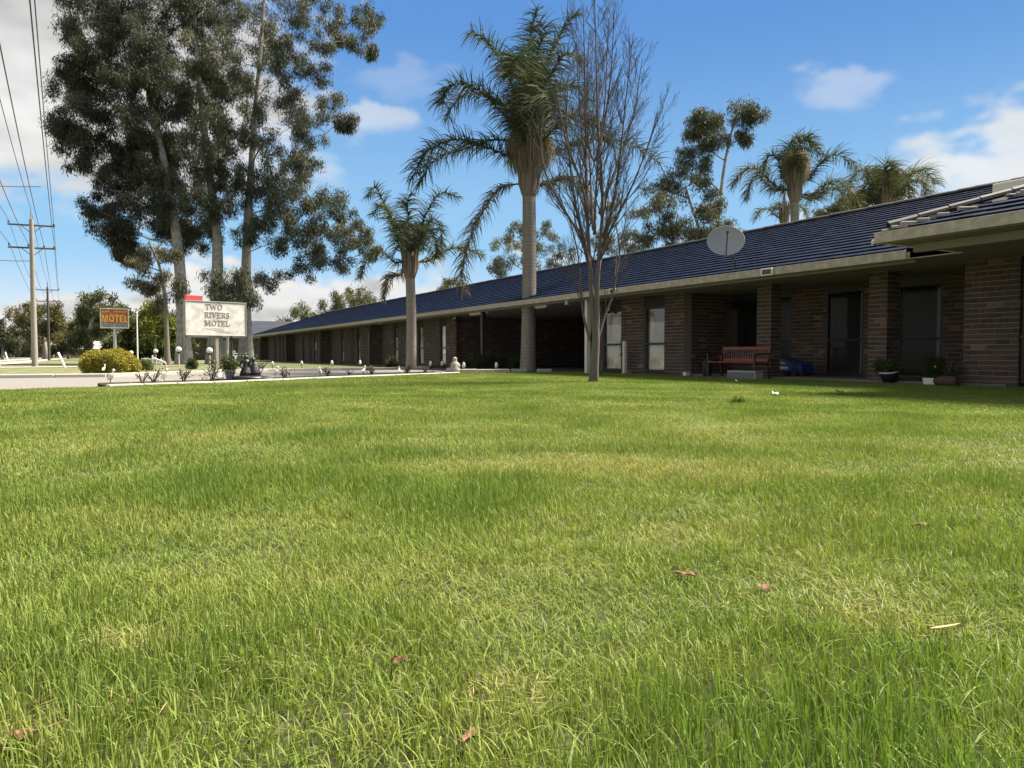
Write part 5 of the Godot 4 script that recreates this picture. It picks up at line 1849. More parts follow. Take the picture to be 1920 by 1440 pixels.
func build_garden() -> void:
	# clipped golden hedge
	leaf_cluster("golden", 110, 0.12, 0.05, 0.022, 0.0, Color(0.40, 0.33, 0.045), Color(0.29, 0.26, 0.045))
	var hc := on_ground(196, 700) + Vector3(fw.x, 0, fw.z) * 0.4
	var t := thing("golden_hedge", "clipped golden yellow rounded hedge beside the driveway", "hedge", hc)
	var xf := []
	var cl := []
	for k in 1500:
		var d := rdir()
		d.y = absf(d.y)
		var lump := 1.0 + 0.07 * sin(d.x * 6.0) + 0.05 * sin(d.z * 9.0 + 2.0)
		var f := rnd(0.8, 0.95) * lump
		var along := d.x * 0.83
		var sq := 0.63 * pow(absf(d.y), 0.5) * (1.0 - 0.22 * clampf(along, 0.0, 1.0))
		xf.append(Transform3D(Basis(Vector3.UP, rnd(0, TAU)) * Basis(Vector3.RIGHT, rnd(-0.6, 0.6)), rt * along * f + Vector3(0, sq * f + 0.02, 0) + Vector3(fw.x, 0, fw.z) * d.z * 0.55 * f))
		var j := rnd(0.75, 1.2)
		cl.append(Color(j, j, j))
	var core := MB.new()
	for k in 9:
		core.tube([Vector3(0, -0.05, 0) + rt * (k - 4) * 0.05, rt * (k - 4) * 0.15 + Vector3(0, 0.5, 0)], [0.025, 0.008], 5, Color.WHITE, false)
	put(t, "stem", core, mats["dark_bark"])
	scatter(t, "foliage", mats["mesh_golden"], xf, cl).set_meta("kind", "stuff")
	for q in [[215, 698, 0.28, 0.34, "small dull green shrub in front of the golden hedge"], [272, 692, 0.34, 0.42, "dull green shrub between the flagpole and the broken rail"]]:
		shrub("garden_shrub", q[4], on_ground(q[0], q[1]), q[2], q[3], 70, Color(1.3, 1.2, 1.0), "shrubs beside the driveway", "bush", 0.55)
	for q in [[360, 690, 0.22, 0.5, "narrow dark shrub below the left end of the motel sign"], [432, 690, 0.25, 0.35, "dark shrub at the dark post of the motel sign"]]:
		shrub("garden_shrub", q[4].replace("left end", "red panel"), on_ground(q[0], q[1]), q[2], q[3], 60, Color(0.7, 0.75, 0.6), "shrubs beside the driveway", "bush", 0.5)
	# roses along the bed
	var i := 0
	for q in [[257, 722, 0.27, 0.0, "leafless pruned rose nearest the road end of the bed"], [337, 719.5, 0.3, 0.5, "pruned rose with few leaves beside the thick bare one"], [278, 722, 0.3, 0.2, "thick knobbly pruned rose with side spurs"], [392, 717, 0.42, 1.0, "tall leafy rose leaning beside a white bird"], [531, 711, 0.27, 0.7, "leafy pruned rose past the dark statue"], [614, 706.5, 0.25, 0.5, "low rose beside the bird at the middle of the bed"], [697, 704.5, 0.25, 0.9, "low spreading leafy rose by the small palm"], [765, 702, 0.25, 0.9, "small leafy rose in front of the small palm"], [800, 700.5, 0.22, 0.3, "thin rose close to the white stone statue"], [655, 706, 0.18, 0.0, "two bare cut canes between the leafy roses"]]:
		rose(q[4], on_ground(q[0], q[1]) + Vector3(0.1, 0, -0.35), q[2], q[3], "pruned roses in the flower bed")
		i += 1
	# white garden birds: one is built, the rest are copies
	var white := mat("bird_white", Color(0.76, 0.73, 0.66), 0.55)
	var dark := mat("bird_dark", Color(0.06, 0.055, 0.05), 0.6)
	var bird := Node3D.new()
	bird.name = "garden_bird"
	var body := MB.new()
	body.tube(spline([Vector3(-0.085, 0.115, 0), Vector3(-0.04, 0.14, 0), Vector3(0.01, 0.18, 0), Vector3(0.035, 0.225, 0), Vector3(0.04, 0.255, 0)], 10), [0.008, 0.022, 0.034, 0.043, 0.047, 0.047, 0.042, 0.034, 0.026, 0.022, 0.02], 12)
	body.ball(Transform3D(Basis().scaled(Vector3(0.03, 0.027, 0.026)), Vector3(0.047, 0.275, 0)), 12, 8)
	part(bird, "body", body.finish(white))
	var bk := MB.new()
	bk.tube([Vector3(0.068, 0.275, 0), Vector3(0.09, 0.266, 0), Vector3(0.106, 0.25, 0)], [0.01, 0.007, 0.001], 6)
	part(bird, "beak", bk.finish(dark))
	for s in [-1, 1]:
		var wing := MB.new()
		wing.ball(Transform3D(Basis(Vector3(0, 0, 1), 0.75).scaled(Vector3(1, 1, 1)) * Basis().scaled(Vector3(0.075, 0.032, 0.012)), Vector3(-0.02, 0.165, s * 0.038)), 12, 7)
		part(bird, "wing", wing.finish(white))
		var leg := MB.new()
		leg.tube([Vector3(-0.005, 0.15, s * 0.015), Vector3(-0.02, 0.07, s * 0.015), Vector3(-0.005, -0.03, s * 0.015)], [0.006, 0.005, 0.005], 6)
		part(bird, "leg", leg.finish(dark))
	var front := [[203, 724, 1.15, "white bird ornament at the road end of the flower bed"], [305, 721.5, 1.15, "white bird ornament between the thick rose and the next"], [410, 717.5, 1.0, "white bird ornament beside the tall leaning rose"], [517, 712.5, 1.15, "white bird ornament beside the dark statue"], [600, 708.5, 1.0, "white bird ornament at the middle of the flower bed"], [683, 705.5, 1.05, "white bird ornament beside the spreading leafy rose"], [750, 703, 0.9, "white bird ornament facing the small palm"]]
	for q in front:
		var p := on_ground(q[0], q[1]) + Vector3(0.05, 0, -0.2)
		var c := dup(bird, "garden_bird", p, rnd(0.0, TAU))
		c.scale = Vector3(0.7, 0.85, 0.7) * q[2]
		tag(c, q[3], "bird ornament", "white birds in the flower bed")
	var rowb := [[195, 702, "white bird ornament in front of the golden hedge"], [240, 700.5, "slim white bird ornament past the golden hedge"], [313, 697, "white bird ornament across the drive below the globe lamp"], [453, 692.5, "white bird ornament across the drive behind the dark statue"]]
	for q in rowb:
		var c := dup(bird, "garden_bird", on_ground(q[0], q[1]) + Vector3(0, 0, -0.5), rnd(0.0, TAU))
		c.scale = Vector3(0.7, 0.9, 0.7)
		tag(c, q[2], "bird ornament", "white birds across the drive")
	bird.free()
	# stubby white edging lights along the far side of the drive
	var i2 := 0
	for q in [[514, 693], [569, 691.5], [626, 690], [679, 689], [732, 689], [813, 692], [835, 692], [877, 697], [939, 697]]:
		var f := on_ground(q[0], q[1]) + Vector3(0, 0, -0.3)
		var tt := thing("path_light", ["white stub light across the drive past the dark statue", "white stub light by the first pier of the rooms", "white stub light in front of the rooms midway", "white stub light near the pale curtained window", "white stub light beside the small palm trunk", "white stub light before the carport corner", "white stub light beside the white stone statue", "white stub light on the bed of pale blocks", "pointed white light on the pale block edging"][i2], "garden light", f, 0.0, "white stub lights along the drive")
		var st := MB.new()
		st.tube([Vector3(0, -0.05, 0), Vector3(0, 0.13, 0)], [0.012, 0.012], 6)
		put(tt, "stake", st, mats["dark_frame"])
		var cap := MB.new()
		cap.lathe([Vector2(0.001, 0.12), Vector2(0.05, 0.125), Vector2(0.055, 0.2), Vector2(0.045, 0.26), Vector2(0.02, 0.3), Vector2(0.001, 0.31)], 12)
		put(tt, "shade", cap, mat("bird_white", Color.WHITE))
		i2 += 1
	# dark statue on a black base, with a flowering plant behind its head
	var sf := on_ground(467, 713.5) + Vector3(0.05, 0, -0.25)
	var s := thing("garden_statue", "dark robed statue of seated figures on a black round base", "statue", sf)
	var black := mat("statue_dark", Color(0.03, 0.035, 0.042), 0.4, {"tex": grain, "scale": 4.0, "bump": 0.5})
	var sb := MB.new()
	sb.lathe([Vector2(0.0, -0.02), Vector2(0.30, -0.01), Vector2(0.34, 0.03), Vector2(0.33, 0.07), Vector2(0.27, 0.095), Vector2(0.0, 0.1)], 26)
	sb.ball(Transform3D(Basis().scaled(Vector3(0.26, 0.055, 0.18)), rt * 0.28 + Vector3(0, 0.03, 0)), 16, 8)
	put(s, "base", sb, mat("statue_black", Color(0.015, 0.016, 0.019), 0.45))
	var sg := MB.new()
	sg.lathe([Vector2(0.0, 0.08), Vector2(0.15, 0.09), Vector2(0.135, 0.17), Vector2(0.10, 0.26), Vector2(0.07, 0.33), Vector2(0.082, 0.385), Vector2(0.065, 0.43), Vector2(0.028, 0.45), Vector2(0.0, 0.452)], 18, Transform3D(Basis(), -rt * 0.06))
	sg.ball(Transform3D(Basis().scaled(Vector3(0.046, 0.056, 0.05)), -rt * 0.07 + Vector3(0, 0.49, 0)), 12, 8)
	sg.tube(spline([-rt * 0.14 + Vector3(0, 0.41, 0), -rt * 0.19 + Vector3(0, 0.32, 0) - fw * 0.05, -rt * 0.1 + Vector3(0, 0.25, 0) - fw * 0.12], 6), [0.03, 0.028, 0.026, 0.024, 0.022, 0.02, 0.018], 8)
	sg.lathe([Vector2(0.0, 0.08), Vector2(0.12, 0.09), Vector2(0.115, 0.18), Vector2(0.09, 0.27), Vector2(0.06, 0.35), Vector2(0.045, 0.39), Vector2(0.0, 0.40)], 16, Transform3D(Basis(), rt * 0.1 + Vector3(fw.x, 0, fw.z) * 0.04))
	sg.ball(Transform3D(Basis().scaled(Vector3(0.048, 0.055, 0.05)), rt * 0.08 + Vector3(0, 0.44, 0)), 12, 8)
	put(s, "figure", sg, black)
	rose("leafy plant standing behind the dark statue", sf + rt * 0.05 + Vector3(fw.x, 0, fw.z) * 0.4, 0.6, 1.6, "pruned roses in the flower bed")
	# pale pot with a small shrub
	var pf := on_ground(436, 714) + Vector3(0, 0, -0.35)
	var pt := thing("garden_pot", "pale concrete pot with a sparse shrub beside the dark statue", "pot", pf)
	var pb := MB.new()
	pb.lathe([Vector2(0.0, 0.0), Vector2(0.075, 0.0), Vector2(0.1, 0.17), Vector2(0.115, 0.175), Vector2(0.115, 0.2), Vector2(0.095, 0.2), Vector2(0.09, 0.17), Vector2(0.0, 0.165)], 20)
	put(pt, "pot", pb, mat("pot_concrete", Color(0.33, 0.31, 0.28), 0.9, {"tex": grain, "scale": 3.0}))
	var px2 := []
	var pc := []
	for k in 26:
		px2.append(Transform3D(Basis(Vector3.UP, rnd(0, TAU)).scaled(Vector3(0.4, 0.4, 0.4)), Vector3(rnd(-0.1, 0.1), rnd(0.2, 0.48), rnd(-0.1, 0.1))))
		pc.append(Color(0.9, 0.9, 0.8))
	scatter(pt, "foliage", mats["mesh_bush"], px2, pc).set_meta("kind", "stuff")
	# white stone statue and the edging of pale blocks before the carport
	var wf := on_ground(852, 699) + Vector3(0.15, 0, -0.3)
	var ws := thing("stone_statue", "white weathered stone statue of a hunched figure at the bed end", "statue", wf)
	var pale := mat("pale_stone", Color(0.62, 0.57, 0.5), 0.9, {"tex": grain, "scale": 3.0, "bump": 1.2})
	var wb := MB.new()
	wb.lathe([Vector2(0.0, 0.0), Vector2(0.17, 0.0), Vector2(0.165, 0.1), Vector2(0.13, 0.16), Vector2(0.135, 0.24), Vector2(0.1, 0.31), Vector2(0.055, 0.34), Vector2(0.07, 0.39), Vector2(0.062, 0.44), Vector2(0.03, 0.47), Vector2(0.0, 0.475)], 16)
	wb.ball(Transform3D(Basis().scaled(Vector3(0.12, 0.1, 0.12)), -rt * 0.16 + Vector3(0, 0.05, 0)), 12, 8)
	wb.ball(Transform3D(Basis().scaled(Vector3(0.07, 0.1, 0.08)), rt * 0.09 + Vector3(0, 0.2, 0)), 12, 8)
	put(ws, "figure", wb, pale)
	i2 = 0
	for q in [[866, 896], [897, 927], [928, 958], [962, 990], [1011, 1036]]:
		var a := on_ground(q[0], 699.3 - i2 * 0.25)
		var c := on_ground(q[1], 699.1 - i2 * 0.25)
		var bt := thing("edging_block", "pale limestone block in the row edging the carport bed", "block", (a + c) * 0.5, 0.0, "pale edging blocks")
		var b := MB.new()
		b.bar((a - c) * 0.49 + Vector3(0, 0.045, -0.1), (c - a) * 0.49 + Vector3(0, 0.045, -0.1), 0.2, 0.12 + rnd(-0.01, 0.02), 0.015)
		put(bt, "block", b, pale)
		i2 += 1
	# dim shrubs in the bed before the carport wall
	i2 = 0
	for q in [[885, 26.0, 0.32, 0.6], [912, 26.5, 0.36, 0.75], [940, 27.0, 0.34, 0.55], [966, 26.0, 0.3, 0.6], [735, 31.0, 0.3, 0.5]]:
		shrub("bed_shrub", ["dim shrub at the brick corner of the carport", "taller dim shrub before the carport wall", "low dim shrub midway along the carport wall", "dim shrub close to the tall palm trunk", "dim shrub beside the small palm trunk"][i2], foot(q[0], q[1]), q[2], q[3], 46, Color(0.55, 0.6, 0.5), "dim shrubs by the carport", "bush", 0.6)
		i2 += 1
	# taller tuft of grass on the lawn
	var tf := on_ground(1384, 757)
	var tg := thing("grass_tuft", "darker taller tuft of grass alone on the lawn", "tuft", tf)
	var gb := MB.new()
	for k in 160:
		var d := Vector3(rng.randfn() * 0.5, 1.0, rng.randfn() * 0.5).normalized()
		gb.leaf(Vector3(rnd(-0.07, 0.07), -0.01, rnd(-0.04, 0.04)), d, d.cross(rdir()).normalized(), rnd(0.06, 0.13), 0.006, Color(0.04, 0.095, 0.02) * rnd(0.7, 1.3))
	put(tg, "blades", gb, mats["grass_blade"]).set_meta("kind", "stuff")


func build_verandah() -> void:
	# red slatted bench with iron ends
	var red := mat("bench_red", Color(0.30, 0.062, 0.042), 0.55, {"tex": grain, "scale": Vector3(4, 4, 1)})
	var iron := mat("bench_iron", Color(0.05, 0.018, 0.016), 0.5)
	var bx := 12.55
	var za := on_x(1326, 700, bx).z
	var zb := on_x(1413, 700, bx).z
	var bc := Vector3(bx, 0, (za + zb) * 0.5)
	var half := (zb - za) * 0.5
	var t := thing("park_bench", "red wooden park bench with dark iron ends before the verandah", "bench", bc, 0.0)
	for k in 4:
		var b := MB.new()
		b.slab(Vector3(0.0 + k * 0.11, 0.355 - k * 0.008, -half), Vector3(0.095 + k * 0.11, 0.385 - k * 0.008, half), 0.006)
		put(t, "seat_slat", b, red)
	var lean := 0.16
	var bk := Transform3D(Basis(Vector3(0, 0, 1), -lean), Vector3(0.47, 0.36, 0))
	for q in [[0.06, 0.075], [0.335, 0.075]]:
		var b := MB.new()
		b.box(bk * Transform3D(Basis(), Vector3(0, q[0], 0)), Vector3(0.03, q[1], half * 2.0), 0.006)
		put(t, "back_rail", b, red)
	for s in [-1, 1]:
		var b := MB.new()
		b.box(bk * Transform3D(Basis(), Vector3(0.001, 0.198, s * (half - 0.035))), Vector3(0.028, 0.198, 0.07), 0.006)
		put(t, "back_stile", b, red)
		var e := MB.new()
		var zz: float = s * (half + 0.005)
		e.bar(Vector3(0.03, -0.02, zz), Vector3(0.03, 0.36, zz), 0.045, 0.04, 0.006)
		e.bar(Vector3(0.5, -0.02, zz), Vector3(0.42, 0.36, zz), 0.045, 0.04, 0.006)
		e.bar(Vector3(0.42, 0.36, zz), Vector3(0.53, 0.74, zz), 0.04, 0.04, 0.006)
		e.bar(Vector3(0.0, 0.55, zz), Vector3(0.48, 0.56, zz), 0.06, 0.035, 0.008)
		e.bar(Vector3(0.03, 0.36, zz), Vector3(0.02, 0.55, zz), 0.04, 0.04, 0.006)
		e.bar(Vector3(0.03, 0.33, zz), Vector3(0.44, 0.33, zz), 0.04, 0.04, 0.006)
		put(t, "iron_end", e, iron)
	var pale_iron := mat("slat_iron", Color(0.16, 0.1, 0.09), 0.45)
	for k in 17:
		var f := (k + 0.5) / 17.0
		var b := MB.new()
		b.box(bk * Transform3D(Basis(Vector3(1, 0, 0), rnd(-0.12, 0.12)), Vector3(0.0, 0.198, lerpf(-half + 0.09, half - 0.09, f))), Vector3(0.012, 0.21, 0.018))
		put(t, "back_slat", b, pale_iron)
	# low galvanised trough in front of the bench
	var tx := 12.35
	za = on_x(1363, 708, tx).z
	zb = on_x(1416, 708, tx).z
	var tr := thing("metal_step", "low grey metal step standing in front of the red bench", "step", Vector3(tx, 0, (za + zb) * 0.5))
	half = (zb - za) * 0.5
	var zinc := mat("zinc_grey", Color(0.36, 0.38, 0.39), 0.4, {"metal": 0.4})
	var tb := MB.new()
	tb.slab(Vector3(0, 0.15, -half), Vector3(0.24, 0.185, half), 0.008)
	put(tr, "tread", tb, zinc)
	var tl := MB.new()
	tl.slab(Vector3(-0.004, 0.0, -half + 0.01), Vector3(0.012, 0.15, half - 0.03), 0.002)
	put(tr, "riser", tl, mat("zinc_dark", Color(0.12, 0.125, 0.13), 0.5))
	for s in [-1, 1]:
		var lg := MB.new()
		lg.slab(Vector3(0.0, -0.02, s * (half - 0.015) - 0.012), Vector3(0.24, 0.15, s * (half - 0.015) + 0.012), 0.003)
		put(tr, "leg", lg, zinc)
	# dark blue bucket by the bench, small white box by the pier
	var bu := thing("bucket", "dark blue bucket beside the bench end", "bucket", on_x(1326, 705, 13.0) * Vector3(1, 0, 1))
	var bb := MB.new()
	bb.lathe([Vector2(0, 0.0), Vector2(0.1, 0.0), Vector2(0.125, 0.3), Vector2(0.135, 0.305), Vector2(0.135, 0.325), Vector2(0.12, 0.325), Vector2(0.095, 0.02), Vector2(0, 0.02)], 18)
	put(bu, "body", bb, mat("bucket_blue", Color(0.018, 0.035, 0.05), 0.45))
	var bh := MB.new()
	var arc := []
	for k in 11:
		arc.append(Vector3(0, 0.31 + sin(PI * k / 10.0) * 0.1, cos(PI * k / 10.0) * 0.135))
	var ar := []
	ar.resize(11)
	ar.fill(0.005)
	bh.tube(arc, ar, 6)
	put(bu, "handle", bh, mat("steel", Color(0.5, 0.5, 0.5), 0.3, {"metal": 1.0}))
	var wp := on_x(1287, 704, 13.1) * Vector3(1, 0, 1)
	var wb := thing("white_tub", "small white plastic tub at the foot of the brick pier", "tub", wp)
	var wm := MB.new()
	wm.hull8([Vector3(-0.06, 0, -0.055), Vector3(0.06, 0, -0.055), Vector3(0.06, 0, 0.055), Vector3(-0.06, 0, 0.055), Vector3(-0.07, 0.095, -0.065), Vector3(0.07, 0.095, -0.065), Vector3(0.07, 0.095, 0.065), Vector3(-0.07, 0.095, 0.065)])
	put(wb, "body", wm, mat("plastic_white", Color(0.75, 0.74, 0.71), 0.4))
	var wl := MB.new()
	wl.slab(Vector3(-0.078, 0.085, -0.073), Vector3(0.078, 0.1, 0.073), 0.005)
	put(wb, "rim", wl, mats["plastic_white"])
	# blue plastic toy car behind the pillar
	var cz := on_x(1484, 700, 14.25).z
	var car := thing("toy_car", "blue plastic ride-on toy car half hidden by the brick pillar", "toy", Vector3(14.25, 0.045, cz))
	var prof := [Vector2(-0.5, 0.1), Vector2(0.44, 0.1), Vector2(0.47, 0.2), Vector2(0.42, 0.27), Vector2(0.2, 0.34), Vector2(-0.05, 0.42), Vector2(-0.42, 0.42), Vector2(-0.5, 0.3)]
	var cb := MB.new()
	var cin := Vector3(0, 0.2, 0)
	var np := prof.size()
	for k in np:
		var a: Vector2 = prof[k]
		var d: Vector2 = prof[(k + 1) % np]
		cb.oquad(Vector3(-0.2, a.y, a.x), Vector3(-0.2, d.y, d.x), Vector3(0.2, d.y, d.x), Vector3(0.2, a.y, a.x), cin)
		for s in [-1.0, 1.0]:
			var ai := a.lerp(Vector2(0, 0.25), 0.12)
			var di := d.lerp(Vector2(0, 0.25), 0.12)
			cb.oquad(Vector3(s * 0.2, a.y, a.x), Vector3(s * 0.2, d.y, d.x), Vector3(s * 0.235, di.y, di.x), Vector3(s * 0.235, ai.y, ai.x), cin)
			cb.otri(Vector3(s * 0.235, ai.y, ai.x), Vector3(s * 0.235, di.y, di.x), Vector3(s * 0.235, 0.25, 0), cin)
	put(car, "body", cb, mat("toy_blue", Color(0.012, 0.06, 0.2), 0.3))
	for sx in [-1, 1]:
		for sz in [-0.32, 0.28]:
			var wh := MB.new()
			wh.tube([Vector3(sx * 0.17, 0.09, sz), Vector3(sx * 0.25, 0.09, sz)], [0.09, 0.09], 16)
			put(car, "wheel", wh, mat("toy_black", Color(0.02, 0.02, 0.02), 0.6))
	var decal := MB.new()
	decal.slab(Vector3(-0.243, 0.17, -0.2), Vector3(-0.236, 0.215, 0.1))
	decal.slab(Vector3(-0.243, 0.29, -0.15), Vector3(-0.236, 0.315, 0.02))
	put(car, "white_stripe", decal, mats["plastic_white"])
	# plants by the porch pier
	var pp := on_x(1668, 717, 13.15) * Vector3(1, 0, 1)
	var rp := thing("potted_shrub", "bushy round shrub in a dark tilted pot by the brick pillar", "potted plant", pp)
	var rb := MB.new()
	rb.lathe([Vector2(0.0, 0.0), Vector2(0.12, 0.0), Vector2(0.16, 0.16), Vector2(0.17, 0.19), Vector2(0.15, 0.19), Vector2(0.0, 0.16)], 22, Transform3D(Basis(Vector3(0, 0, 1), 0.14), Vector3(0, 0.02, 0)))
	put(rp, "pot", rb, mat("pot_black", Color(0.02, 0.02, 0.022), 0.5))
	var rr := MB.new()
	rr.lathe([Vector2(0.168, 0.185), Vector2(0.178, 0.19), Vector2(0.178, 0.208), Vector2(0.155, 0.208), Vector2(0.15, 0.19)], 22, Transform3D(Basis(Vector3(0, 0, 1), 0.14), Vector3(0, 0.02, 0)))
	put(rp, "rim", rr, mats["plastic_white"])
	var xf := []
	var cl := []
	for k in 42:
		var d := rdir()
		xf.append(Transform3D(Basis(Vector3.UP, rnd(0, TAU)).scaled(Vector3(0.36, 0.36, 0.36)), d * Vector3(0.17, 0.11, 0.24) * pow(rng.randf(), 0.4) + Vector3(-0.05, 0.34, -0.06)))
		cl.append(Color(1.0, 1.1, 0.8) * rnd(0.8, 1.3))
	scatter(rp, "foliage", mats["mesh_bush"], xf, cl).set_meta("kind", "stuff")
	var wq := on_x(1746, 720, 13.2) * Vector3(1, 0, 1)
	var wt := thing("white_planter", "white oblong planter with a leafy flowering plant", "planter", wq)
	var wo := MB.new()
	wo.hull8([Vector3(-0.07, 0, -0.1), Vector3(0.07, 0, -0.1), Vector3(0.07, 0, 0.1), Vector3(-0.07, 0, 0.1), Vector3(-0.085, 0.12, -0.115), Vector3(0.085, 0.12, -0.115), Vector3(0.085, 0.12, 0.115), Vector3(-0.085, 0.12, 0.115)])
	put(wt, "trough", wo, mats["plastic_white"])
	xf = []
	cl = []
	for k in 40:
		xf.append(Transform3D(Basis(Vector3.UP, rnd(0, TAU)).scaled(Vector3(0.32, 0.36, 0.32)), Vector3(rnd(-0.03, 0.16), rnd(0.14, 0.5), rnd(-0.1, 0.16))))
		cl.append(Color(0.9, 0.95, 0.75) * rnd(0.7, 1.3))
	scatter(wt, "foliage", mats["mesh_bush"], xf, cl).set_meta("kind", "stuff")
	var fl := MB.new()
	fl.ball(Transform3D(Basis().scaled(Vector3(0.018, 0.022, 0.018)), Vector3(-0.05, 0.33, 0.1)), 8, 6)
	put(wt, "flower", fl, mat("yellow_flower", Color(0.7, 0.62, 0.2), 0.6))
	var yq := on_x(1785, 718, 13.12) * Vector3(1, 0, 1)
	var yt := thing("spiky_plant", "spiky strap leaved plant against the porch pier", "plant", yq)
	var yb := MB.new()
	for k in 34:
		var a := rnd(0, TAU)
		var d := (Vector3(cos(a) * 0.8, rnd(0.5, 1.6), sin(a) * 0.8)).normalized()
		var m := d * rnd(0.2, 0.3)
		var e := m + (d + Vector3.DOWN * 0.35).normalized() * rnd(0.15, 0.25)
		var ac := d.cross(Vector3.UP).normalized() * 0.014
		var tn := Color(0.07, 0.085, 0.055) * rnd(0.7, 1.4)
		var o := Vector3(0, 0.1, 0)
		yb.quad(o - ac * 0.8, o + ac * 0.8, o + m + ac, o + m - ac, tn)
		yb.tri(o + m - ac, o + m + ac, o + e, tn)
	put(yt, "leaves", yb, mat("strap_leaf", Color(1, 1, 1), 0.45, {"vc": true, "two": true})).set_meta("kind", "stuff")
	var yp := MB.new()
	yp.lathe([Vector2(0, 0), Vector2(0.09, 0.0), Vector2(0.115, 0.14), Vector2(0.1, 0.14), Vector2(0.0, 0.12)], 16)
	put(yt, "pot", yp, mats["pot_black"])
	var lq := on_x(1773, 721, 13.0) * Vector3(1, 0, 1)
	var lg := thing("log", "short weathered brown log lying by the porch pier", "log", lq)
	var lb := MB.new()
	lb.tube([Vector3(0.0, 0.075, -0.2), Vector3(0, 0.082, -0.1), Vector3(0.01, 0.085, 0.05), Vector3(0.0, 0.08, 0.17), Vector3(0.0, 0.078, 0.19)], [0.05, 0.085, 0.09, 0.083, 0.06], 12)
	put(lg, "trunk_piece", lb, mat("log_wood", Color(0.16, 0.105, 0.07), 0.9, {"tex": grain, "scale": Vector3(4, 4, 1.2), "bump": 1.5}))
	# white post with a tap box by the window
	var mq := on_x(1171, 702, 13.0) * Vector3(1, 0, 1)
	var mp := thing("meter_post", "slim cream post with a small dark box beside the windows", "post", mq)
	var mb := MB.new()
	mb.slab(Vector3(-0.045, -0.05, -0.05), Vector3(0.045, 0.93, 0.05), 0.006)
	put(mp, "post", mb, mats["cream_paint"])
	var mx := MB.new()
	mx.slab(Vector3(-0.07, 0.5, -0.12), Vector3(0.0, 0.6, -0.052), 0.006)
	put(mp, "tap_box", mx, mats["dark_frame"])
	# lights and boxes fixed to the gutter
	for q in [[1438, 510, "white framed vent box on the gutter by the satellite dish"], [1149, 546, "white framed vent box on the gutter above the leafless tree fork"]]:
		var c := on_x(q[0], q[1], EAVE - 0.13)
		var f := thing("vent_box", q[2], "vent", c, 0.0, "white vent boxes on the gutter")
		var fb := MB.new()
		for e in [[Vector3(-0.02, -0.07, -0.15), Vector3(0.012, -0.05, 0.15)], [Vector3(-0.02, 0.05, -0.15), Vector3(0.012, 0.07, 0.15)], [Vector3(-0.02, -0.05, -0.15), Vector3(0.012, 0.05, -0.125)], [Vector3(-0.02, -0.05, 0.125), Vector3(0.012, 0.05, 0.15)]]:
			fb.slab(e[0], e[1], 0.003)
		put(f, "frame", fb, mats["plastic_white"])
		for k in 5:
			var sl := MB.new()
			sl.box(Transform3D(Basis(Vector3(0, 0, 1), 0.5), Vector3(0.0, -0.04 + k * 0.02, 0)), Vector3(0.02, 0.004, 0.25))
			put(f, "slat", sl, mat("vent_grey", Color(0.16, 0.16, 0.16), 0.5))
	i_battens()
	# bell shaped shade under the gutter, wall lanterns
	var bs := on_x(1063, 563, EAVE - 0.06)
	var be := thing("bell_lamp", "cream bell shaped lamp hanging under the gutter by the carport", "lamp", bs)
	var bm := MB.new()
	bm.lathe([Vector2(0.075, -0.13), Vector2(0.055, -0.08), Vector2(0.045, 0.0), Vector2(0.03, 0.02), Vector2(0.0, 0.025)], 16)
	put(be, "shade", bm, mat("shade_grey", Color(0.3, 0.29, 0.25), 0.5, {"two": true}))
	var bj := MB.new()
	bj.tube([Vector3(0, 0.02, 0), Vector3(0.0, 0.08, 0), Vector3(0.06, 0.1, 0)], [0.015, 0.015, 0.015], 8)
	put(be, "bracket", bj, mats["dark_frame"])
	var lanterns := [[853, 598, WALL - 0.08, "small wall lantern on the brick corner by the carport"], [713, 608, WALL - 0.78, "small white lamp at the downpipe between the rooms"], [1141, 582, WALL - 0.06, "tiny white bulb lamp above the shaded window"]]
	for q in lanterns:
		var c := on_x(q[0], q[1], q[2])
		var wl2 := thing("wall_lamp", q[3], "lamp", c)
		var g := MB.new()
		g.ball(Transform3D(Basis().scaled(Vector3(0.05, 0.065, 0.05)), Vector3(0, 0.03, 0)), 12, 8)
		put(wl2, "globe", g, mats["opal_globe"])
		var m2 := MB.new()
		m2.lathe([Vector2(0.0, -0.09), Vector2(0.045, -0.085), Vector2(0.055, -0.03), Vector2(0.03, -0.01)], 10)
		m2.tube([Vector3(0, -0.05, 0), Vector3(0.09, -0.06, 0)], [0.015, 0.015], 6)
		put(wl2, "bracket", m2, mats["dark_frame"])
	# satellite dish on the roof
	var dc := on_x(1361, 451, 12.05)
	var dt := thing("satellite_dish", "grey satellite dish on a bracket over the roof edge", "satellite dish", Vector3(12.35, 2.42, dc.z))
	var dl := dc - dt.position
	var look := (EYE + Vector3(0, 6.0, 2.0) - dc).normalized()
	var bz := look
	var bxx := Vector3.UP.cross(bz).normalized()
	var dbasis := Basis(bxx, bz.cross(bxx), bz)
	var db := MB.new()
	var rings := 7
	for k in rings:
		for s in 28:
			var qd := []
			for e in [[k, s], [k + 1, s], [k + 1, s + 1], [k, s + 1]]:
				var rr2: float = float(e[0]) / rings
				var a: float = TAU * e[1] / 28.0
				qd.append(dl + dbasis * Vector3(cos(a) * rr2 * 0.4, sin(a) * rr2 * 0.335, 0.07 * rr2 * rr2 - 0.07))
			db.quad(qd[0], qd[1], qd[2], qd[3])
	put(dt, "reflector", db, mat("dish_grey", Color(0.3, 0.31, 0.33), 0.5, {"two": true}))
	var rim := MB.new()
	var rp2 := []
	var rq := []
	for s in 29:
		var a := TAU * s / 28.0
		rp2.append(dl + dbasis * Vector3(cos(a) * 0.4, sin(a) * 0.335, 0.0))
		rq.append(0.007)
	rim.tube(rp2, rq, 6, Color.WHITE, false)
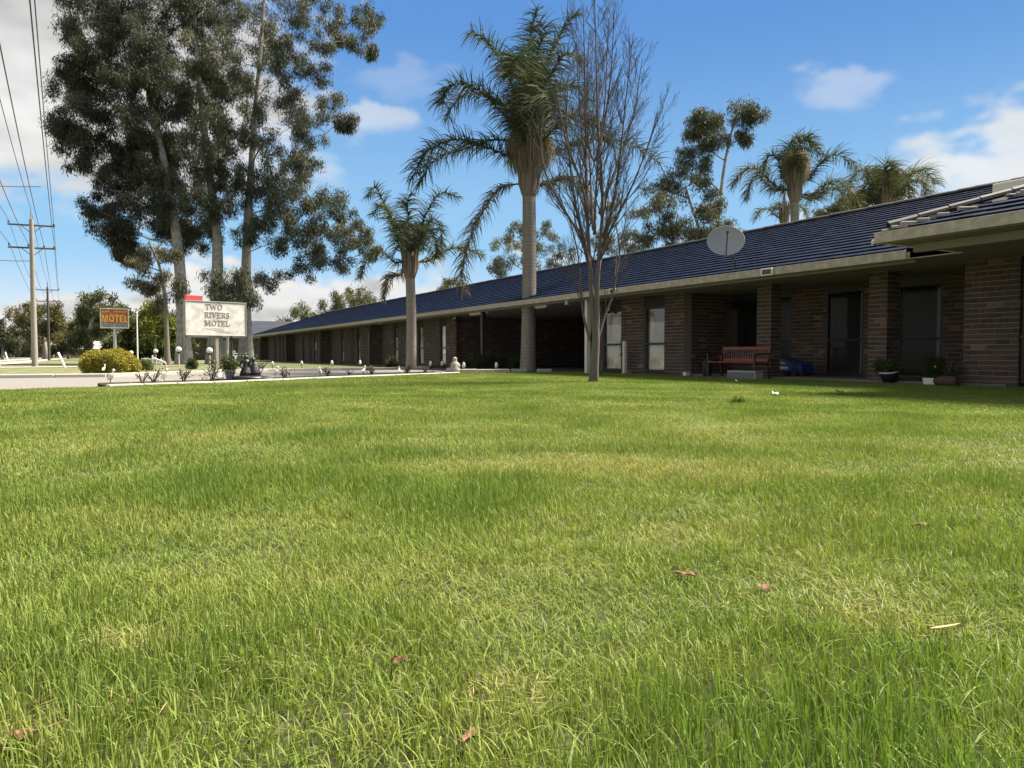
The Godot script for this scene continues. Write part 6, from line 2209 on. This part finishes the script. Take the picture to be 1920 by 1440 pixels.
	put(dt, "rim", rim, mat("dish_rim", Color(0.4, 0.4, 0.4), 0.5))
	var arm := MB.new()
	arm.tube([dl + dbasis * Vector3(0, -0.32, 0.0), dl + dbasis * Vector3(0, -0.12, 0.3), dl + dbasis * Vector3(0, 0.05, 0.42)], [0.012, 0.012, 0.012], 8)
	arm.tube([dl + dbasis * Vector3(0, 0.03, 0.45), dl + dbasis * Vector3(0, 0.05, 0.36)], [0.03, 0.02], 10)
	put(dt, "feed_arm", arm, mats["dark_frame"])
	var mast := MB.new()
	mast.tube([Vector3(0, -0.05, 0), Vector3(0, 0.2, 0), dl + dbasis * Vector3(0, -0.05, -0.08)], [0.022, 0.022, 0.02], 8)
	put(dt, "mast", mast, mats["dark_frame"])
	# cream box on a bent bracket above the porch roof
	var cx := on_x(1896, 360, 12.6)
	var ct := thing("roof_box", "cream metal box on a dark bent bracket above the porch roof", "box", cx)
	var c1 := MB.new()
	var w0 := on_x(1870, 360, 12.6).z - cx.z
	c1.slab(Vector3(-0.15, -0.145, w0), Vector3(0.4, 0.15, w0 + 0.75), 0.012)
	put(ct, "box", c1, mats["cream_paint"])
	var cbm := MB.new()
	cbm.tube(spline([Vector3(0.05, -0.15, 0.12), Vector3(0.08, -0.3, 0.13), Vector3(0.0, -0.62, 0.2)], 8), [0.03, 0.03, 0.03, 0.03, 0.03, 0.03, 0.03, 0.03, 0.03], 10)
	put(ct, "bracket", cbm, mats["dark_frame"])


func i_battens() -> void:
	var n := 0
	for q in [[882, 914, 584], [1000, 1026, 572]]:
		var a := on_x(q[0], q[2], 12.5)
		var c := on_x(q[1], q[2] - 4, 12.5)
		var t := thing("strip_light", ["white strip light under the eave by the brick corner", "white strip light under the carport eave by the tall palm"][n], "light", Vector3(12.5, SOFFIT - 0.07, (a.z + c.z) * 0.5), 0.0, "strip lights under the eave")
		var half := absf(c.z - a.z) * 0.5
		var b := MB.new()
		b.slab(Vector3(-0.06, 0.0, -half), Vector3(0.06, 0.068, half), 0.008)
		put(t, "body", b, mats["plastic_white"])
		var tu := MB.new()
		tu.tube([Vector3(-0.02, -0.02, -half + 0.04), Vector3(-0.02, -0.02, half - 0.04)], [0.018, 0.018], 8)
		put(t, "tube", tu, mats["opal_globe"])
		n += 1


func build_neighbours() -> void:
	# second wing of rooms that faces down the drive, behind the gum trunks
	var z := -84.0
	var tan_wall := mat("tan_wall", Color(0.135, 0.115, 0.095), 0.9, {"tex": blotch, "scale": 0.4})
	var t := thing("rear_wing", "low tan motel wing with navy tiled roof behind the gum trunks", "building", Vector3(12, 0, z))
	var x0 := on_z(348, 660, z).x - 12.0
	var x1 := 9.5
	var w := MB.new()
	w.slab(Vector3(x0, -0.05, -6.0), Vector3(x1, 2.35, 0.0))
	put(t, "wall", w, tan_wall)
	var r := MB.new()
	var e := [Vector3(x0 - 0.7, 2.35, 0.9), Vector3(x1 + 0.7, 2.35, 0.9), Vector3(x1 + 0.7, 2.35, -6.9), Vector3(x0 - 0.7, 2.35, -6.9)]
	var rd := [Vector3(x0 + 2.6, 4.3, -3.0), Vector3(x1 - 2.6, 4.3, -3.0)]
	var ins := Vector3(0, 1, -3)
	r.oquad(e[0], e[1], rd[1], rd[0], ins)
	r.oquad(e[3], e[2], rd[1], rd[0], ins)
	r.otri(e[0], e[3], rd[0], ins)
	r.otri(e[1], e[2], rd[1], ins)
	r.oquad(e[0], e[1], e[2], e[3], Vector3(0, 5, 0))
	var roof := put(t, "roof", r, mats["underlay"])
	for k in 13:
		var f := (k + 0.2) / 13.0
		var y := lerpf(2.38, 4.3, f)
		var zz := lerpf(0.9, -3.0, f)
		var inset := f * 3.2
		var c := MB.new()
		c.box(Transform3D(Basis(Vector3(1, 0, 0), 0.36), Vector3((x0 + x1) * 0.5, y + 0.03, zz - 0.1)), Vector3(x1 - x0 + 1.4 - inset * 2.0, 0.04, 0.34), 0.008)
		put(roof, "tile_course", c, mat("far_tile", Color(0.035, 0.042, 0.06), 0.5))
	var g := MB.new()
	g.slab(Vector3(x0 - 0.72, 2.2, 0.9), Vector3(x1 + 0.72, 2.37, 1.0), 0.01)
	put(t, "gutter", g, mat("far_gutter", Color(0.09, 0.085, 0.08), 0.6))
	var bright := mat("white_frame", Color(0.6, 0.6, 0.58), 0.5)
	var n := 0
	for q in [[361, 371, 0.95, 2.0, "dark"], [417, 433, 0.1, 2.0, "pale"], [500, 512, 0.2, 1.9, "door"], [525, 535, 0.7, 1.9, "pale"]]:
		var a := on_z(q[0], 660, z + 0.02).x - 12.0
		var c := on_z(q[1], 660, z + 0.02).x - 12.0
		var wn := Node3D.new()
		wn.name = "door" if q[4] == "door" else "window"
		t.add_child(wn, true)
		var fb := MB.new()
		for s in [[Vector3(a, q[2], 0.0), Vector3(a + 0.06, q[3], 0.07)], [Vector3(c - 0.06, q[2], 0.0), Vector3(c, q[3], 0.07)], [Vector3(a + 0.06, q[3] - 0.06, 0.0), Vector3(c - 0.06, q[3], 0.068)], [Vector3(a + 0.06, q[2], 0.0), Vector3(c - 0.06, q[2] + 0.06, 0.068)], [Vector3((a + c) * 0.5 - 0.03, q[2] + 0.06, 0.0), Vector3((a + c) * 0.5 + 0.03, q[3] - 0.06, 0.066)]]:
			if q[4] == "door" and s == null:
				continue
			fb.slab(s[0], s[1])
		put(wn, "frame", fb, mats["dark_frame"] if q[4] != "pale" else bright)
		var pn := MB.new()
		pn.slab(Vector3(a + 0.05, q[2] + 0.05, 0.01), Vector3(c - 0.05, q[3] - 0.05, 0.03))
		put(wn, "leaf" if q[4] == "door" else "pane", pn, mats["panel_grey"] if q[4] == "door" else (mat("pane_dark", Color(0.02, 0.022, 0.028), 0.1) if q[4] == "dark" else mat("pane_pale", Color(0.28, 0.29, 0.3), 0.2)))
		n += 1
	for q in [390, 470, 540]:
		var a := on_z(q, 660, z + 0.9).x - 12.0
		var p := MB.new()
		p.slab(Vector3(a - 0.07, -0.05, 0.8), Vector3(a + 0.07, 2.2, 0.92), 0.01)
		put(t, "verandah_post", p, mats["dark_timber"])
	# white plastic chair in front of it
	var cw := mats["plastic_white"] as Material
	var ct := thing("plastic_chair", "white plastic chair in front of the rear wing", "chair", foot(441, 60.0), 2.3)
	var st := MB.new()
	st.slab(Vector3(-0.23, 0.40, -0.22), Vector3(0.23, 0.44, 0.22), 0.01)
	put(ct, "seat", st, cw)
	var bk := MB.new()
	bk.box(Transform3D(Basis(Vector3(1, 0, 0), 0.2), Vector3(0, 0.64, -0.26)), Vector3(0.44, 0.42, 0.025), 0.01)
	put(ct, "backrest", bk, cw)
	for sx in [-1, 1]:
		for sz in [-1, 1]:
			var lg := MB.new()
			lg.bar(Vector3(sx * 0.2, 0.4, sz * 0.19), Vector3(sx * 0.25, -0.02, sz * 0.24), 0.05, 0.05, 0.006)
			put(ct, "leg", lg, cw)
		var am := MB.new()
		am.bar(Vector3(sx * 0.24, 0.62, -0.24), Vector3(sx * 0.25, 0.62, 0.2), 0.06, 0.03, 0.006)
		am.bar(Vector3(sx * 0.25, 0.62, 0.19), Vector3(sx * 0.23, 0.42, 0.18), 0.05, 0.03, 0.006)
		put(ct, "armrest", am, cw)
	# a house with a pale roof far across the turf
	var hf := foot(135, 118.0)
	var h := thing("far_house", "small far house with pale gabled roof beyond the verge", "house", hf, 0.5)
	var hw := MB.new()
	hw.slab(Vector3(-4, -0.05, -3), Vector3(4, 1.5, 3))
	put(h, "wall", hw, mat("house_wall", Color(0.14, 0.12, 0.1), 0.9))
	var hr := MB.new()
	var hp := [Vector3(-4.5, 1.4, 3.6), Vector3(4.5, 1.4, 3.6), Vector3(4.5, 2.7, 0), Vector3(-4.5, 2.7, 0), Vector3(-4.5, 1.4, -3.6), Vector3(4.5, 1.4, -3.6)]
	hr.oquad(hp[0], hp[1], hp[2], hp[3], Vector3(0, 1, 0))
	hr.oquad(hp[4], hp[5], hp[2], hp[3], Vector3(0, 1, 0))
	hr.otri(hp[0], hp[3], hp[4], Vector3(0, 1, 0))
	hr.otri(hp[1], hp[2], hp[5], Vector3(0, 1, 0))
	put(h, "roof", hr, mat("house_roof", Color(0.38, 0.37, 0.34), 0.7))
	for k in 3:
		var hn := MB.new()
		hn.slab(Vector3(-3.0 + k * 2.4, 0.5, 3.0), Vector3(-2.0 + k * 2.4, 1.25, 3.04))
		put(h, "window", hn, mats["pane_dark"])


func build_litter() -> void:
	# dry leaves: one curled leaf, copied
	var lm := mat("dead_leaf", Color(0.23, 0.1, 0.06), 0.8, {"two": true, "tex": grain, "scale": 14.0})
	var lm2 := mat("dead_leaf_dark", Color(0.2, 0.09, 0.05), 0.8, {"two": true, "tex": grain, "scale": 14.0})
	var i := 0
	for q in [[1285, 1066, 0.05, 0.032, "pinkish brown dry leaf lying on the lawn beside the thatch"], [1433, 1090, 0.038, 0.028, "small dark dry leaf sunk in the lawn"], [1727, 976, 0.055, 0.042, "brown dry leaf at the edge of the taller grass"], [247, 1296, 0.034, 0.015, "narrow brown leaf standing between the grass blades"], [36, 1362, 0.034, 0.024, "reddish star shaped dry leaf in the grass"], [886, 1362, 0.036, 0.022, "reddish dry leaf lying flat under the blades"], [746, 1224, 0.034, 0.02, "dull brown dry leaf half hidden in grass"]]:
		var p := on_ground(q[0], q[1], 0.035)
		var t := thing("dry_leaf", q[4], "leaf", Vector3(p.x, 0.014, p.z), rnd(0, TAU), "dry leaves on the lawn")
		var b := MB.new()
		var n := 14
		var rows := []
		for k in n + 1:
			var f := float(k) / n
			var w: float = q[3] * pow(sin(PI * clampf(f * 0.93 + 0.03, 0, 1)), 0.7) * (1.0 + 0.12 * sin(f * 15.0))
			var y := 0.008 * sin(f * 2.6) + 0.002 * sin(f * 9.0)
			rows.append([Vector3((f - 0.5) * q[2], y + 0.006, -w * 0.5), Vector3((f - 0.5) * q[2], y, 0), Vector3((f - 0.5) * q[2], y + 0.004 + 0.003 * sin(f * 7.0), w * 0.5)])
		for k in n:
			b.quad(rows[k][0], rows[k][1], rows[k + 1][1], rows[k + 1][0])
			b.quad(rows[k][1], rows[k][2], rows[k + 1][2], rows[k + 1][1])
		put(t, "blade", b, lm if i != 1 and i != 6 else lm2)
		var s := MB.new()
		s.tube([Vector3(q[2] * 0.45, 0.006, 0), Vector3(q[2] * 0.85, 0.014, 0.006)], [0.0013, 0.0009], 5, Color.WHITE, false)
		put(t, "stalk", s, lm2)
		i += 1
	# pale strip of dead palm leaf
	var a := on_ground(1738, 1176, 0.04)
	var c := on_ground(1813, 1163, 0.04)
	var pt := thing("palm_scrap", "pale straw coloured strip of dead palm leaf on the lawn", "leaf strip", Vector3(a.x, 0.034, a.z))
	var pb := MB.new()
	var d := c - a
	d.y = 0
	var sd := d.cross(Vector3.UP).normalized() * 0.0085
	for k in 6:
		var f0 := k / 6.0
		var f1 := (k + 1) / 6.0
		var w0 := sin(PI * clampf(f0 * 0.85 + 0.15, 0, 1))
		var w1 := sin(PI * clampf(f1 * 0.85 + 0.15, 0, 1))
		pb.quad(d * f0 - sd * w0, d * f0 + sd * w0 + Vector3(0, 0.005, 0), d * f1 + sd * w1 + Vector3(0, 0.005, 0), d * f1 - sd * w1)
	put(pt, "strip", pb, mat("straw", Color(0.5, 0.38, 0.19), 0.7, {"two": true}))
	# scraps of white paper farther out
	var pm := mat("paper_white", Color(0.75, 0.75, 0.74), 0.8, {"two": true})
	for q in [[1575, 741, 0.13, "crumpled white paper scrap on the lawn before the verandah"], [1454, 744, 0.08, "small white scrap on the lawn near the grass tuft"], [1381, 719, 0.06, "tiny white scrap on the lawn before the bench"]]:
		var p := on_ground(q[0], q[1])
		var t := thing("paper_scrap", q[3], "litter", Vector3(p.x, 0.035, p.z), 0.0, "white scraps on the lawn")
		var b := MB.new()
		var s: float = q[2]
		var ps := []
		for k in 9:
			ps.append(Vector3((k % 3 - 1) * s * 0.5 + rnd(-0.01, 0.01), rnd(0.0, 0.045), (k / 3 - 1) * s * 0.3))
		for k in 4:
			var o := (k / 2) * 3 + k % 2
			b.quad(ps[o], ps[o + 3], ps[o + 4], ps[o + 1])
		put(t, "sheet", b, pm)
	# thatch of dead grass lying about
	var th := MB.new()
	for q in [[216, 1228, 0.035, 60], [1620, 1160, 0.05, 40], [1400, 1175, 0.05, 30], [1660, 940, 0.16, 90], [1325, 1165, 0.03, 10], [960, 1340, 0.06, 50], [1710, 1200, 0.06, 24], [490, 1260, 0.08, 40], [110, 1400, 0.07, 50], [1500, 1120, 0.1, 60]]:
		var p := on_ground(q[0], q[1])
		for k in q[3]:
			var an := rnd(0, TAU)
			var dd := Vector3(cos(an), rnd(-0.1, 0.35), sin(an)).normalized()
			th.leaf(p + Vector3(rng.randfn() * q[2], rnd(0.02, 0.045), rng.randfn() * q[2] * 0.7), dd, dd.cross(Vector3.UP).normalized(), rnd(0.015, 0.045), 0.0017, Color(0.4, 0.32, 0.17) * rnd(0.6, 1.3))
	var to := put(self, numbered("dead_grass"), th, mats["grass_blade"])
	to.set_meta("kind", "stuff")
	tag(to, "loose straw coloured dead grass lying on the lawn", "dead grass")


func _ready() -> void:
	rng.seed = 4711
	set_light()
	grain = noise_tex(3, 0.06, 0.5, 1.2, 512, 5)
	blotch = noise_tex(8, 0.012, 0.62, 1.12, 512, 6)
	bumps = noise_tex(5, 0.05, 0.0, 1.0, 512, 5)
	mat("grass_blade", Color(1, 1, 1), 0.55, {"vc": true, "back": Color(0.6, 0.7, 0.35), "spec": 0.35, "two": true})
	build_ground()
	build_motel()
	build_gums()
	build_palms()
	build_bare_tree()
	build_signs()
	build_poles()
	build_garden()
	build_verandah()
	build_neighbours()
	build_grass()
	build_litter()
	print("done ", Time.get_ticks_msec())
